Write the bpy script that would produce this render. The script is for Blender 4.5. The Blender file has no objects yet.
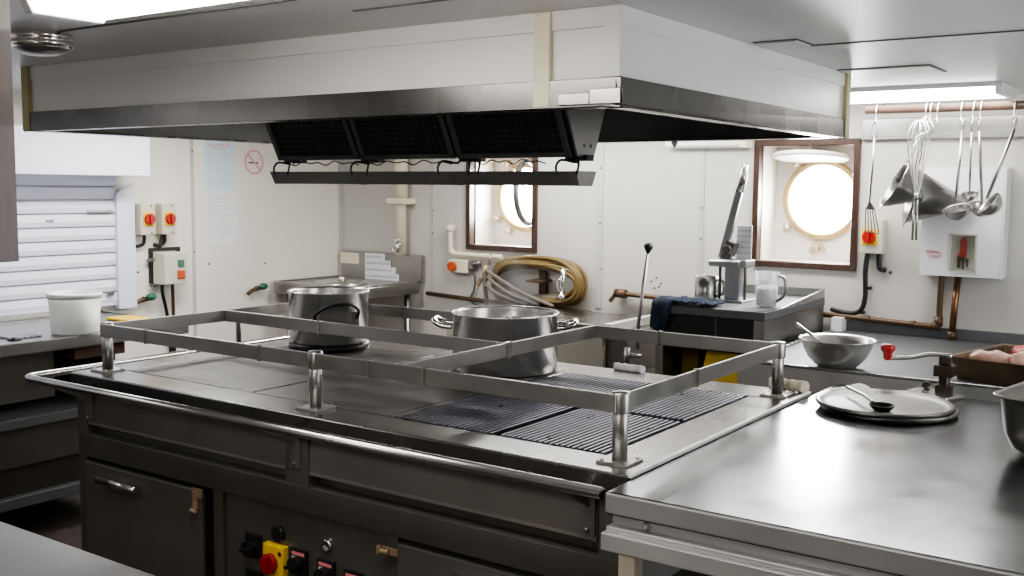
import bpy, bmesh, math, random
from mathutils import Vector, Matrix
random.seed(7)
PI = math.pi
C = bpy.context.scene.collection

# ------------------------------------------------------------------ materials
def mat(name, base=(.8, .8, .8), rough=.5, metal=0.0, var=0.0, nscale=5.0, stretch=(1, 1, 1), bump=0.0,
        rvar=0.0, emit=None, estr=0.0, alpha=1.0, trans=0.0, detail=5.0, base2=None, spec=None, coat=0.0):
    m = bpy.data.materials.new(name); m.use_nodes = True
    nt = m.node_tree; N = nt.nodes; L = nt.links
    b = N['Principled BSDF']
    b.inputs['Base Color'].default_value = (*base, 1); b.inputs['Roughness'].default_value = rough
    b.inputs['Metallic'].default_value = metal
    if spec is not None: b.inputs['Specular IOR Level'].default_value = spec
    if coat: b.inputs['Coat Weight'].default_value = coat
    if trans: b.inputs['Transmission Weight'].default_value = trans
    if alpha < 1: b.inputs['Alpha'].default_value = alpha
    if emit:
        b.inputs['Emission Color'].default_value = (*emit, 1); b.inputs['Emission Strength'].default_value = estr
    tc = N.new('ShaderNodeTexCoord'); mp = N.new('ShaderNodeMapping'); nz = N.new('ShaderNodeTexNoise')
    L.new(tc.outputs['Object'], mp.inputs['Vector']); L.new(mp.outputs['Vector'], nz.inputs['Vector'])
    mp.inputs['Scale'].default_value = stretch
    nz.inputs['Scale'].default_value = nscale; nz.inputs['Detail'].default_value = detail; nz.inputs['Roughness'].default_value = .5
    r = N.new('ShaderNodeValToRGB'); r.color_ramp.elements[0].position = .2; r.color_ramp.elements[1].position = .8
    c1 = tuple(max(0, c * (1 - var)) for c in base); c2 = base2 if base2 else tuple(min(1, c * (1 + var)) for c in base)
    r.color_ramp.elements[0].color = (*c1, 1); r.color_ramp.elements[1].color = (*c2, 1)
    L.new(nz.outputs['Fac'], r.inputs['Fac']); L.new(r.outputs['Color'], b.inputs['Base Color'])
    if rvar:
        mr = N.new('ShaderNodeMapRange'); mr.inputs['From Min'].default_value = .2; mr.inputs['From Max'].default_value = .8
        mr.inputs['To Min'].default_value = max(.03, rough - rvar); mr.inputs['To Max'].default_value = min(1, rough + rvar)
        L.new(nz.outputs['Fac'], mr.inputs['Value']); L.new(mr.outputs['Result'], b.inputs['Roughness'])
    if bump:
        bp = N.new('ShaderNodeBump'); bp.inputs['Strength'].default_value = bump; bp.inputs['Distance'].default_value = .01
        L.new(nz.outputs['Fac'], bp.inputs['Height']); L.new(bp.outputs['Normal'], b.inputs['Normal'])
    return m

def steel(name, base=.55, rough=.3, var=.15, scale=7, stretch=(1, 1, 1), rvar=.08, tint=(1, .985, .96), bump=.0, metal=1.0):
    return mat(name, tuple(base * t for t in tint), rough, metal, var, scale, stretch, bump, rvar)

M = {}
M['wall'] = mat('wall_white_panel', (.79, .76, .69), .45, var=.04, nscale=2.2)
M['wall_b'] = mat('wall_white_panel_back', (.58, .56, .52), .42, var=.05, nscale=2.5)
M['wallf'] = mat('wall_dull_front', (.30, .28, .25), .5, var=.05)
M['seam'] = mat('seam_strip', (.50, .50, .48), .5, var=.08)
M['seamd'] = mat('seam_dark', (.12, .12, .12), .6)
M['ceil'] = mat('ceiling_panel', (.66, .66, .65), .38, var=.04, nscale=1.5)
M['floor'] = mat('floor_red_brown', (.06, .045, .04), .5, var=.35, nscale=12)
M['shut'] = mat('shutter_blue_white', (.70, .72, .82), .4, var=.03)
M['top'] = steel('steel_range_top', .29, .26, .12, 3, rvar=.06)
M['table'] = steel('steel_table_top', .265, .21, .12, 7, rvar=.06, tint=(.95, .99, 1.05), bump=.012)
M['st'] = steel('steel_plain', .38, .33, .08, 5, rvar=.05)
M['stb'] = steel('steel_bright', .56, .25, .06, 6, rvar=.04)
M['ctr'] = steel('steel_back_counter', .14, .55, .08, 4, rvar=.05, tint=(.97, 1, 1.04), metal=.4)
M['pot'] = steel('steel_pot', .58, .25, .05, 5, rvar=.04, tint=(1, .98, .95), metal=.78)
M['str'] = steel('steel_strainer', .30, .28, .1, 5)
M['rimw'] = steel('steel_bright_edge', .75, .5, .04, 5, metal=.6)
M['edge'] = steel('steel_lit_front', .42, .45, .06, 5, metal=.65)  # paler than the tops; the lit look of front faces is in the colour
M['edge2'] = steel('steel_channel', .56, .45, .06, 5, metal=.65)  # apron and channel likewise paler for a lit look
M['beige'] = mat('beige_panel', (.42, .39, .33), .5, .2, var=.06)
M['lidm'] = steel('steel_matt_lid', .19, .36, .06, 5, rvar=.05, tint=(1, .98, .92))
M['front'] = steel('steel_dark_front', .165, .34, .12, 4, tint=(1, .94, .83), metal=.62)
M['front2'] = steel('steel_dark_front_panel', .20, .32, .12, 4, tint=(1, .94, .85), metal=.62)
M['rail'] = steel('steel_guard_rail', .45, .38, .08, 10, tint=(1, .97, .93))
M['chrome'] = steel('chrome', .8, .1, .03, 5, rvar=.02)
M['hoodband'] = steel('steel_hood_band', .20, .27, .08, 5, stretch=(1, 1, .3), rvar=.05, tint=(1, .98, .95))
M['hoodin'] = steel('steel_hood_inside', .16, .4, .2, 4)
M['hood'] = mat('hood_white_paint', (.80, .79, .77), .35, var=.04, nscale=3)
M['yel'] = mat('aged_yellow_strip', (.48, .43, .24), .6, var=.25, nscale=9)
M['yelw'] = mat('aged_cream_strip', (.80, .74, .56), .5, var=.12, nscale=9)
M['filt'] = mat('filter_black_mesh', (.03, .027, .024), .5, .3, var=.5, nscale=60)
M['filg'] = mat('filter_wire_grey', (.12, .11, .10), .45, .5, var=.3)
M['iron'] = mat('hot_plate_iron', (.13, .125, .125), .40, .8, var=.35, nscale=9, rvar=.12, bump=.04)
M['grate'] = mat('cast_iron_grate', (.15, .15, .19), .32, .85, var=.35, nscale=14, rvar=.08)
M['black'] = mat('black_plastic', (.012, .012, .013), .4, var=.2)
M['dark'] = mat('dark_void', (.012, .011, .01), .7, var=.2)
M['cab'] = mat('cabinet_dark', (.045, .038, .03), .5, .3, var=.25, nscale=3)
M['red'] = mat('red_plastic', (.36, .015, .012), .35, var=.08)
M['redb'] = mat('bright_red_plastic', (.62, .03, .025), .35, var=.06)
M['orange'] = mat('orange_red_plastic', (.50, .09, .025), .4, var=.08)
M['yellow'] = mat('yellow_plastic', (.80, .52, .02), .45, var=.06)
M['ybright'] = mat('yellow_enamel', (.75, .50, .015), .5, var=.08, nscale=3)
M['ydark'] = mat('shaded_yellow', (.22, .15, .015), .5)  # the yellow darkened, shade inside the bench unit put into the colour
M['cream'] = mat('cream_paint', (.78, .71, .56), .4, var=.06)
M['grey'] = mat('grey_enclosure', (.56, .53, .43), .5, var=.05)
M['white'] = mat('white_plastic', (.84, .84, .84), .35, var=.02)
M['enamel'] = mat('white_enamel', (.80, .80, .82), .25, var=.02)
M['wood'] = mat('mahogany_frame', (.05, .024, .016), .4, var=.35, nscale=10, stretch=(6, 6, 1), coat=.2)
M['woodb'] = mat('brown_wood_post', (.11, .055, .022), .6, var=.5, nscale=5, stretch=(9, 9, .8))
M['woodr'] = mat('wood_hook_rail', (.09, .052, .036), .5, var=.35, nscale=8, stretch=(1, 8, 8))
M['rec'] = mat('recess_white_paint', (.83, .79, .74), .45, var=.05, nscale=6)
M['brass'] = mat('painted_brass_ring', (.50, .37, .17), .35, .35, var=.12)
M['fit'] = mat('corroded_fitting', (.40, .28, .18), .4, .5, var=.35, nscale=30)
M['dogm'] = mat('painted_fitting', (.55, .44, .33), .4, .3, var=.3, nscale=30)
M['hose'] = mat('tan_hose', (.16, .105, .035), .45, var=.15, nscale=8)
M['hoseg'] = mat('pale_hose', (.17, .14, .11), .45, var=.15, nscale=8)
M['copper'] = mat('copper_pipe', (.24, .12, .065), .3, .9, var=.2, nscale=12)
M['brownpipe'] = mat('brown_pipe', (.11, .07, .04), .4, .5, var=.3, nscale=12)
M['green'] = mat('green_plastic', (.02, .12, .07), .4, var=.1)
M['gbut'] = mat('green_button', (.05, .16, .10), .4, var=.1)
M['paper'] = mat('paper_white', (.80, .80, .82), .6, var=.02)
M['paperb'] = mat('paper_pale_blue', (.62, .76, .82), .6, var=.03)
M['ink'] = mat('ink_grey', (.45, .47, .55), .6)
M['inkl'] = mat('ink_faint', (.58, .61, .68), .6)
M['inkr'] = mat('ink_pink', (.70, .45, .50), .6)
M['fade'] = mat('faded_pink_ring', (.72, .36, .36), .6, var=.1)
M['pink'] = mat('faded_red_print', (.72, .22, .24), .6, var=.1)
M['brown'] = mat('brown_block', (.10, .045, .03), .6, var=.2)
M['blue'] = mat('blue_cloth', (.016, .028, .055), .9, var=.45, nscale=40, bump=.3)
M['cloth'] = mat('cream_cloth', (.72, .66, .52), .9, var=.2, nscale=30, bump=.3)
M['clothw'] = mat('white_cloth', (.82, .81, .80), .9, var=.06, nscale=30, bump=.2)
M['opn'] = mat('dark_cast_iron', (.055, .042, .03), .4, .6, var=.3, nscale=20)
M['meat'] = mat('raw_meat', (.62, .30, .24), .35, var=.2, nscale=18, base2=(.80, .62, .52))
M['meatr'] = mat('red_meat', (.42, .07, .05), .35, var=.35, nscale=18)
M['traym'] = mat('worn_roasting_tin', (.22, .165, .11), .35, .85, var=.35, nscale=8)
M['powder'] = mat('white_powder', (.84, .83, .81), .8, var=.02)
M['plate'] = mat('drilled_grey_plate', (.70, .71, .73), .35, .3, var=.05)
M['press'] = steel('cast_press_grey', .48, .35, .1, 10, tint=(.95, .98, 1.02))
M['burnt'] = mat('burnt_base', (.02, .015, .018), .4, .6, var=.5, nscale=14)
M['tube'] = mat('fluorescent_tube', (.9, .9, .9), .5, emit=(1, .96, .90), estr=18)
M['tube2'] = mat('fluorescent_diffuser', (.9, .9, .9), .5, emit=(1, .97, .93), estr=16)
M['clear'] = mat('clear_diffuser_end', (.85, .87, .88), .2, var=.03)
M['dulllight'] = mat('pale_fitting', (.86, .86, .86), .3, emit=(1, 1, 1), estr=.35)

def glass(name, tint=(1, 1, 1), fac=.12):
    m = bpy.data.materials.new(name); m.use_nodes = True
    nt = m.node_tree; N = nt.nodes; N.clear()
    o = N.new('ShaderNodeOutputMaterial'); mx = N.new('ShaderNodeMixShader'); t = N.new('ShaderNodeBsdfTransparent'); g = N.new('ShaderNodeBsdfGlossy')
    t.inputs['Color'].default_value = (*tint, 1); g.inputs['Roughness'].default_value = .03
    mx.inputs['Fac'].default_value = fac
    nt.links.new(t.outputs[0], mx.inputs[1]); nt.links.new(g.outputs[0], mx.inputs[2]); nt.links.new(mx.outputs[0], o.inputs['Surface'])
    return m
M['glass'] = glass('porthole_glass', (.97, .98, .98), .05)
M['clearpl'] = mat('clear_plastic_jug', (.80, .82, .86), .15, alpha=.30)
M['clearwin'] = glass('clear_window', (.88, .90, .86), .1)
M['milky'] = mat('milky_tub_plastic', (.84, .85, .82), .35, var=.02)

# ------------------------------------------------------------------ mesh builder
class MB:
    def __init__(self): self.v = []; self.f = []; self.s = []; self.mi = []; self.cur = 0
    def add(self, vs, fs, smooth=False):
        b = len(self.v); self.v += [Vector(p) for p in vs]
        for f in fs: self.f.append([i + b for i in f]); self.s.append(smooth); self.mi.append(self.cur)
        return self
    def box(self, a, b, T=None):
        x0, y0, z0 = a; x1, y1, z1 = b
        vs = [(x0, y0, z0), (x1, y0, z0), (x1, y1, z0), (x0, y1, z0), (x0, y0, z1), (x1, y0, z1), (x1, y1, z1), (x0, y1, z1)]
        if T: vs = [T @ Vector(p) for p in vs]
        return self.add(vs, [(0, 3, 2, 1), (4, 5, 6, 7), (0, 1, 5, 4), (1, 2, 6, 5), (2, 3, 7, 6), (3, 0, 4, 7)])
    def bar(self, p, q, w, h, up=(0, 0, 1)):
        p = Vector(p); q = Vector(q); d = (q - p); l = d.length; d.normalize(); u = Vector(up)
        s = d.cross(u).normalized(); u = s.cross(d)
        T = Matrix((( d.x, s.x, u.x, p.x), (d.y, s.y, u.y, p.y), (d.z, s.z, u.z, p.z), (0, 0, 0, 1)))
        return self.box((0, -w / 2, -h / 2), (l, w / 2, h / 2), T)
    def prism(self, pts, d):
        d = Vector(d); n = len(pts); P = [Vector(p) for p in pts]
        return self.add(P + [p + d for p in P], [list(range(n))[::-1], [i + n for i in range(n)]] + [(i, (i + 1) % n, (i + 1) % n + n, i + n) for i in range(n)])
    def tube(self, path, r, seg=10, closed=False, cap=True):
        P = [Vector(p) for p in path]; n = len(P)
        R = r if isinstance(r, (list, tuple)) else [r] * n
        rings = []; prev = None
        for i in range(n):
            if closed: t = P[(i + 1) % n] - P[i - 1]
            else: t = P[min(i + 1, n - 1)] - P[max(i - 1, 0)]
            t.normalize()
            if prev is None:
                a = Vector((0, 0, 1)) if abs(t.z) < .9 else Vector((1, 0, 0)); u = t.cross(a).normalized()
            else:
                u = (prev - t * prev.dot(t)).normalized()
            prev = u; w = t.cross(u)
            rings.append([P[i] + (u * math.cos(2 * PI * k / seg) + w * math.sin(2 * PI * k / seg)) * R[i] for k in range(seg)])
        vs = [p for rg in rings for p in rg]; fs = []
        for i in range(n if closed else n - 1):
            j = (i + 1) % n
            for k in range(seg):
                fs.append((i * seg + k, i * seg + (k + 1) % seg, j * seg + (k + 1) % seg, j * seg + k))
        self.add(vs, fs, True)
        if cap and not closed:
            self.add(rings[0], [list(range(seg))[::-1]]); self.add(rings[-1], [list(range(seg))])
        return self
    def cyl(self, p, q, r, seg=20, r2=None): return self.tube([p, q], [r, r if r2 is None else r2], seg)
    def lathe(self, prof, c=(0, 0, 0), axis=(0, 0, 1), seg=40, smooth=True, arc=None):
        a = Vector(axis).normalized(); h = Vector((1, 0, 0)) if abs(a.x) < .9 else Vector((0, 1, 0))
        u = a.cross(h).normalized(); w = a.cross(u); c = Vector(c); n = len(prof); vs = []; fs = []
        for k in range(seg):
            t = 2 * PI * k / seg; d = u * math.cos(t) + w * math.sin(t)
            for r, z in prof: vs.append(c + d * r + a * z)
        for k in range(seg):
            j = (k + 1) % seg
            for i in range(n - 1): fs.append((k * n + i, j * n + i, j * n + i + 1, k * n + i + 1))
        return self.add(vs, fs, smooth)
    def ball(self, c, r, seg=16, rings=10, T=None, sc=(1, 1, 1)):
        pr = [(max(1e-5, math.sin(PI * i / rings)), -math.cos(PI * i / rings)) for i in range(rings + 1)]
        m = MB().lathe(pr, seg=seg); vs = []
        for p in m.v:
            q = Vector((p.x * sc[0] * r, p.y * sc[1] * r, p.z * sc[2] * r))
            if T: q = T @ q
            vs.append(q + Vector(c))
        return self.add(vs, m.f, True)

OFF = {}
def obj(name, mb, m, parent=None, bevel=0.0, label=None, origin=None, solid=0.0, autosm=True):
    """link mb as one mesh; vertices are in world space and made relative to the thing's base"""
    if parent is not None: off = OFF[parent.name]
    elif origin is not None: off = Vector(origin)
    else:
        xs = [p.x for p in mb.v]; ys = [p.y for p in mb.v]; zs = [p.z for p in mb.v]
        off = Vector(((min(xs) + max(xs)) / 2, (min(ys) + max(ys)) / 2, min(zs)))
    me = bpy.data.meshes.new(name)
    me.from_pydata([tuple(p - off) for p in mb.v], [], mb.f)
    me.polygons.foreach_set('use_smooth', mb.s)
    for mm in (m if isinstance(m, (list, tuple)) else [m]): me.materials.append(mm)
    me.polygons.foreach_set('material_index', mb.mi)
    bm = bmesh.new(); bm.from_mesh(me); bmesh.ops.remove_doubles(bm, verts=bm.verts, dist=1e-5)
    bmesh.ops.recalc_face_normals(bm, faces=bm.faces); bm.to_mesh(me); bm.free()
    o = bpy.data.objects.new(name, me); C.objects.link(o)
    OFF[o.name] = off
    if parent is not None: o.parent = parent
    else: o.location = off
    if solid:
        s = o.modifiers.new('solid', 'SOLIDIFY'); s.thickness = solid; s.offset = 0
    if bevel:
        b = o.modifiers.new('bevel', 'BEVEL'); b.width = bevel; b.segments = 2; b.limit_method = 'ANGLE'; b.angle_limit = .7
    if label: o['label'] = label
    return o
def tag(o, label=None, cat=None, group=None, kind=None):
    if label: o['label'] = label
    if cat: o['category'] = cat
    if group: o['group'] = group
    if kind: o['kind'] = kind
    return o
def thing(name, loc, label, cat, group=None):
    o = bpy.data.objects.new(name, None); C.objects.link(o); o.location = loc; o.empty_display_size = .05
    OFF[o.name] = Vector(loc); return tag(o, label, cat, group)
def struct(name, mb, m, parent=None, bevel=0): 
    o = obj(name, mb, m, parent, bevel)
    o['kind'] = 'structure'; return o
def B(*a): return MB().box(*a)
def smooth_path(pts, n=6, closed=False):
    P = [Vector(p) for p in pts]; out = []; k = len(P)
    rng = range(k) if closed else range(k - 1)
    for i in rng:
        p0 = P[i - 1] if (closed or i > 0) else P[i]; p1 = P[i]; p2 = P[(i + 1) % k]; p3 = P[(i + 2) % k] if (closed or i + 2 < k) else p2
        for j in range(n):
            t = j / n
            out.append(.5 * ((2 * p1) + (-p0 + p2) * t + (2 * p0 - 5 * p1 + 4 * p2 - p3) * t * t + (-p0 + 3 * p1 - 3 * p2 + p3) * t ** 3))
    if not closed: out.append(P[-1])
    return out

# ------------------------------------------------------------------ room shell
XL, XR, YF, YB, ZC = -5.15, 1.7, -1.3, 5.30, 2.05
struct('floor', B((XL, YF, -.06), (XR, YB, 0)), M['floor'])
struct('ceiling', B((XL - .1, YF - .1, ZC), (XR + .1, YB + .1, ZC + .06)), M['ceil'])
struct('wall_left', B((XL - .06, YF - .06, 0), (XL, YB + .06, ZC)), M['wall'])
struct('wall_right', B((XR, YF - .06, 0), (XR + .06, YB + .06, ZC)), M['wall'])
struct('wall_front', B((XL, YF - .06, 0), (XR, YF, ZC)), M['wallf'])
W1 = (-2.095, -1.595, 1.225, 1.835)      # openings x0 x1 z0 z1
W2 = (-4.01, -3.53, 1.235, 1.80)
wb = MB()
xs = [XL, W2[0], W2[1], W1[0], W1[1], XR]
for i in range(5):
    x0, x1 = xs[i], xs[i + 1]
    if i in (1, 3):
        w = W2 if i == 1 else W1
        wb.box((x0, YB, 0), (x1, YB + .05, w[2])); wb.box((x0, YB, w[3]), (x1, YB + .05, ZC))
    else: wb.box((x0, YB, 0), (x1, YB + .05, ZC))
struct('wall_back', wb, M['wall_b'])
# joints between the wall panels, with their screws
def seam(n, a, b, m, screws=()):
    t = struct('trim_%d' % n, B(a, b), m)
    mb = MB()
    for s in screws: mb.ball(s, .006, 8, 6)
    if screws: obj('screw', mb, M['seamd'], t)
seam(1, (-4.335, YB - .006, .9), (-4.31, YB, ZC), M['seam'], [(-4.32, YB - .006, 1.3), (-4.32, YB - .006, 1.45), (-4.32, YB - .006, 1.62)])
seam(2, (-3.08, YB - .007, .9), (-3.045, YB, ZC), M['seam'], [(-3.06, YB - .007, 1.4), (-3.06, YB - .007, 1.72)])
seam(3, (-2.432, YB - .006, .9), (-2.408, YB, ZC), M['seam'], [(-2.42, YB - .006, 1.33), (-2.42, YB - .006, 1.5)])
seam(4, (XL, YB - .025, .9), (XL + .03, YB, ZC), M['seam'])
seam(5, (XL, 4.03, .3), (XL + .006, 4.05, ZC), M['seam'], [(XL + .006, 4.04, 1.8), (XL + .006, 4.04, 1.2)])
# ceiling panel joints
seam(6, (-1.25, 3.225, ZC - .003), (XR, 3.237, ZC), M['seamd'])
seam(7, (-1.9, 2.0, ZC - .002), (-1.1, 2.012, ZC), M['seamd'])
seam(8, (XL, 1.80, ZC - .003), (-1.9, 1.812, ZC), M['seamd'])
# steel cover strip high on the back wall
struct('trim_9', MB().box((-1.56, YB - .03, 1.865), (XR, YB, 1.955)).box((-1.56, YB - .036, 1.852), (XR, YB, 1.868)), M['st'], bevel=.003)

# loose ceiling hatches
def hatch(x0, x1, y0, y1, label):
    t = thing('ceiling_hatch', ((x0 + x1) / 2, (y0 + y1) / 2, ZC), label, 'hatch')
    obj('gap', B((x0, y0, ZC - .003), (x1, y1, ZC)), M['seamd'], t)
    obj('cover', B((x0 + .007, y0 + .007, ZC - .007), (x1 - .007, y1 - .007, ZC - .002)), M['ceil'], t)
hatch(-1.25, -1.11, 3.07, 3.22, 'small square ceiling hatch close above the long side of the hood')
hatch(-1.26, -.93, 3.92, 4.18, 'larger grey ceiling hatch in front of the bright right fluorescent light')

# ------------------------------------------------------------------ windows with portholes
def ring_plate(mb, x0, x1, z0, z1, y, cx, cz, r, n=48):
    """flat plate in the XZ plane with a round hole"""
    vs = []; 
    for k in range(n):
        t = 2 * PI * k / n; c, s = math.cos(t), math.sin(t)
        vs.append((cx + r * c, y, cz + r * s))
        tx = ((x1 - cx) / c if c > 1e-6 else (x0 - cx) / c if c < -1e-6 else 1e9)
        tz = ((z1 - cz) / s if s > 1e-6 else (z0 - cz) / s if s < -1e-6 else 1e9)
        q = min(tx, tz); vs.append((cx + q * c, y, cz + q * s))
    fs = [(2 * k, 2 * k + 1, (2 * k + 3) % (2 * n), (2 * k + 2) % (2 * n)) for k in range(n)]
    for (cx_, cz_) in ((x0, z0), (x1, z0), (x1, z1), (x0, z1)):
        a = math.atan2(cz_ - cz, cx_ - cx) % (2 * PI); k = int(a / (2 * PI) * n)
        vs.append((cx_, y, cz_)); fs.append((2 * k + 1, len(vs) - 1, (2 * k + 3) % (2 * n)))
    mb.add(vs, fs)
def window(n, w, cx, cz, r, depth=.25):
    x0, x1, z0, z1 = w; yh = YB + depth
    root = bpy.data.objects.new('window_%d' % n, None); C.objects.link(root); root.location = ((x0 + x1) / 2, YB, z0); OFF[root.name] = Vector(root.location); root['kind'] = 'structure'
    fw = .028
    fr = MB()
    for a, b in (((x0 - fw, YB - .022, z0 - fw), (x0 + .004, YB + .03, z1 + fw)), ((x1 - .004, YB - .022, z0 - fw), (x1 + fw, YB + .03, z1 + fw)),
                 ((x0, YB - .022, z0 - fw), (x1, YB + .03, z0 + .004)), ((x0, YB - .022, z1 - .004), (x1, YB + .03, z1 + fw))): fr.box(a, b)
    obj('window_frame', fr, M['wood'], root, bevel=.004)
    li = MB(); t = .01
    li.box((x0 - t, YB, z0 - t), (x0, yh, z1 + t)).box((x1, YB, z0 - t), (x1 + t, yh, z1 + t)).box((x0 - t, YB, z0 - t), (x1 + t, yh, z0)).box((x0 - t, YB, z1), (x1 + t, yh, z1 + t))
    obj('recess_lining', li, M['rec'], root)
    pl = MB(); ring_plate(pl, x0 - .05, x1 + .05, z0 - .05, z1 + .05, yh, cx, cz, r)
    obj('hull_plate', pl, M['rec'], root)
    rg = MB().lathe([(r + .028, 0), (r + .028, -.018), (r + .014, -.030), (r + .002, -.026), (r - .004, -.01), (r - .004, .03), (r + .028, .03)], (cx, yh, cz), (0, 1, 0), 56)
    obj('porthole_ring', rg, M['brass'], root)
    gl = MB().lathe([(1e-4, 0), (r, 0)], (cx, yh + .012, cz), (0, 1, 0), 48); obj('glass_pane', gl, M['glass'], root)
    return root, yh
def dog(root, x, z, y, ang, s=1.0):                # clamp bolt with its lug
    m = MB(); d = Vector((math.cos(ang), 0, math.sin(ang)))
    p = Vector((x, y, z))
    m.bar(p - d * .035 * s + Vector((0, -.012, 0)), p + d * .035 * s + Vector((0, -.012, 0)), .02, .026, (0, 1, 0))
    m.cyl(p + d * .012 + Vector((0, -.005, 0)), p + d * .012 + Vector((0, -.06, 0)), .011, 10)
    m.ball(p + d * .012 + Vector((0, -.06, 0)), .017, 10, 8, sc=(1, .7, 1))
    obj('clamp_bolt', m, M['dogm'], root, bevel=.003)
w1, yh1 = window(1, W1, -1.835, 1.552, .186)
for a in (2.2, 3.85): dog(w1, -1.835 + .225 * math.cos(a), 1.552 + .225 * math.sin(a), yh1, a, 1.25)
lug = MB().prism([(-1.90, yh1 - .001, 1.275), (-1.80, yh1 - .001, 1.275), (-1.835, yh1 - .001, 1.33), (-1.865, yh1 - .001, 1.33)], (0, -.02, 0)).ball((-1.85, yh1 - .03, 1.297), .017, 10, 8)
obj('bottom_lug', lug, M['dogm'], w1, bevel=.003)
dl = MB().lathe([(1e-4, .012), (.15, .010), (.185, .004), (.195, -.012), (.185, -.02), (.16, -.014), (1e-4, -.01)], (-1.845, yh1 - .19, 1.782), (.0, .10, 1), 44)
dl.cyl((-1.845, yh1 - .20, 1.79), (-1.845, yh1 - .20, 1.835), .008, 8)
obj('deadlight_cover', dl, M['rec'], w1, label='white round cover swung up flat under the recess top')
w2, yh2 = window(2, W2, -3.755, 1.54, .19)
for a in (2.1, 3.75, 4.25): dog(w2, -3.755 + .235 * math.cos(a), 1.54 + .235 * math.sin(a), yh2, a)
# hinged inner light of the second porthole, standing ajar
cx, cz = -3.587, 1.575; ax = Vector((.98, .19, .03)).normalized()
hl = MB().lathe([(.205, -.012), (.205, .012), (.180, .014), (.180, -.014), (.205, -.012)], (cx, YB + .02, cz), ax, 48)
obj('hinged_light_rim', hl, M['front2'], w2, label='grey metal rim of the opened porthole light')
hg = MB()
for dz in (-.2, .2):
    p = Vector((cx - .01, yh2 - .05, cz + dz)); hg.bar(p + Vector((-.03, .02, 0)), p + Vector((.05, -.02, .02)), .025, .03); hg.cyl(p + Vector((-.02, 0, -.03)), p + Vector((-.02, 0, .03)), .012, 10)
obj('hinge', hg, M['fit'], w2, bevel=.003)

# ------------------------------------------------------------------ extraction hood
H = dict(x0=-3.895, x1=-1.275, y0=2.285, y1=4.07, z0=1.803, z1=2.05)
hood = thing('extraction_hood', (-2.57, 3.3, 1.785), 'long white panelled extraction hood with a steel lower band hanging over the cooking range', 'hood')
x0, x1, y0, y1, z0, z1 = H['x0'], H['x1'], H['y0'], H['y1'], H['z0'], H['z1']
zb = z0 + .072
p = MB()
p.box((x0, y0, zb), (x1, y0 + .015, z1)); p.box((x0, y1 - .015, zb), (x1, y1, z1)); p.box((x0, y0, zb), (x0 + .015, y1, z1)); p.box((x1 - .015, y0, zb), (x1, y1, z1))
obj('white_panel', p, M['hood'], hood, bevel=.002)
p = MB()
p.box((x0 - .004, y0 - .005, z1 - .05), (x1 + .004, y0 + .012, z1)); p.box((x1 - .012, y0 - .005, z1 - .05), (x1 + .005, y1 + .004, z1))
obj('top_fascia', p, M['hood'], hood, bevel=.002)
p = MB(); e = .012
p.box((x0 - e, y0 - e, z0), (x1 + e, y0 + .004, zb)).box((x0 - e, y1 - .004, z0), (x1 + e, y1 + e, zb)).box((x0 - e, y0 - e, z0), (x0 + .004, y1 + e, zb)).box((x1 - .004, y0 - e, z0), (x1 + e, y1 + e, zb))
# inturned gutter lip
p.box((x0 - e, y0 - e, z0), (x1 + e, y0 + .05, z0 + .006)).box((x0 - e, y1 - .05, z0), (x1 + e, y1 + e, z0 + .006)).box((x0 - e, y0 - e, z0), (x0 + .05, y1 + e, z0 + .006)).box((x1 - .05, y0 - e, z0), (x1 + e, y1 + e, z0 + .006))
obj('steel_band', p, M['hoodband'], hood, bevel=.002)
p = MB(); ins = .03
p.box((x0 + ins, y0 + ins, zb + .12), (x1 - ins, y1 - ins, zb + .13))
for a, b in (((x0 + .016, y0 + .016, z0), (x0 + .02, y1 - .016, zb + .13)), ((x1 - .02, y0 + .016, z0), (x1 - .016, y1 - .016, zb + .13)), ((x0 + .016, y0 + .016, z0), (x1 - .016, y0 + .02, zb + .13)), ((x0 + .016, y1 - .02, z0), (x1 - .016, y1 - .016, zb + .13))): p.box(a, b)
obj('inner_lining', p, M['hoodin'], hood)
p = MB()
p.box((x1 - .245, y0 - .014, z0 + .005), (x1 - .195, y0 + .006, z1 - .004))
obj('joint_strip', p, M['yelw'], hood, bevel=.003, label='cream stained vertical joint strip')
obj('corner_strip', B((x1 - .042, y0 - .008, zb), (x1 + .007, y0 + .03, z1)), M['hood'], hood, bevel=.003)
obj('corner_strip', B((x0 - .016, y0 - .016, z0 + .002), (x0 + .03, y0 + .01, z1)), M['yel'], hood, bevel=.002, label='yellowed corner strip')
obj('corner_strip', B((x1 - .005, y1 - .025, z0), (x1 + .016, y1 + .02, z1)), M['yel'], hood, bevel=.002, label='yellowed corner strip')
obj('joint_plate', MB().box((x1 - .165, y0 - .018, z0 + .006), (x1 - .075, y0, z0 + .036)).box((x1 - .075, y0 - .016, z0 + .006), (x1 + .012, y0, z0 + .045)), M['stb'], hood, bevel=.002)
# filter bank: V-shaped trough with three mesh filters on the near slope
fx = [-2.955, -2.535, -2.11, -1.665]
ya, yb_, za, zt = 2.645, 2.72, 1.84, 1.695
za, zt = 1.85, 1.70
bank = MB()
bank.prism([(fx[0], ya, za), (fx[0], yb_, zt), (fx[0], 2.80, zt), (fx[0], 2.86, za)], (fx[-1] - fx[0] + .012, 0, 0))
obj('filter_trough', bank, M['hoodin'], hood)
ep = MB().prism([(fx[-1] + .012, ya - .015, za + .01), (fx[-1] + .012, yb_ - .01, zt - .004), (fx[-1] + .012, 2.805, zt - .004), (fx[-1] + .012, 2.875, za + .01)], (.006, 0, 0))
ep.ball((fx[-1] + .019, 2.745, zt + .03), .006, 8, 6).ball((fx[-1] + .019, 2.785, zt + .03), .006, 8, 6)
obj('trough_end_plate', ep, M['st'], hood)
nrm = Vector((0, -(za - zt), -(yb_ - ya))).normalized()
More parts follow.
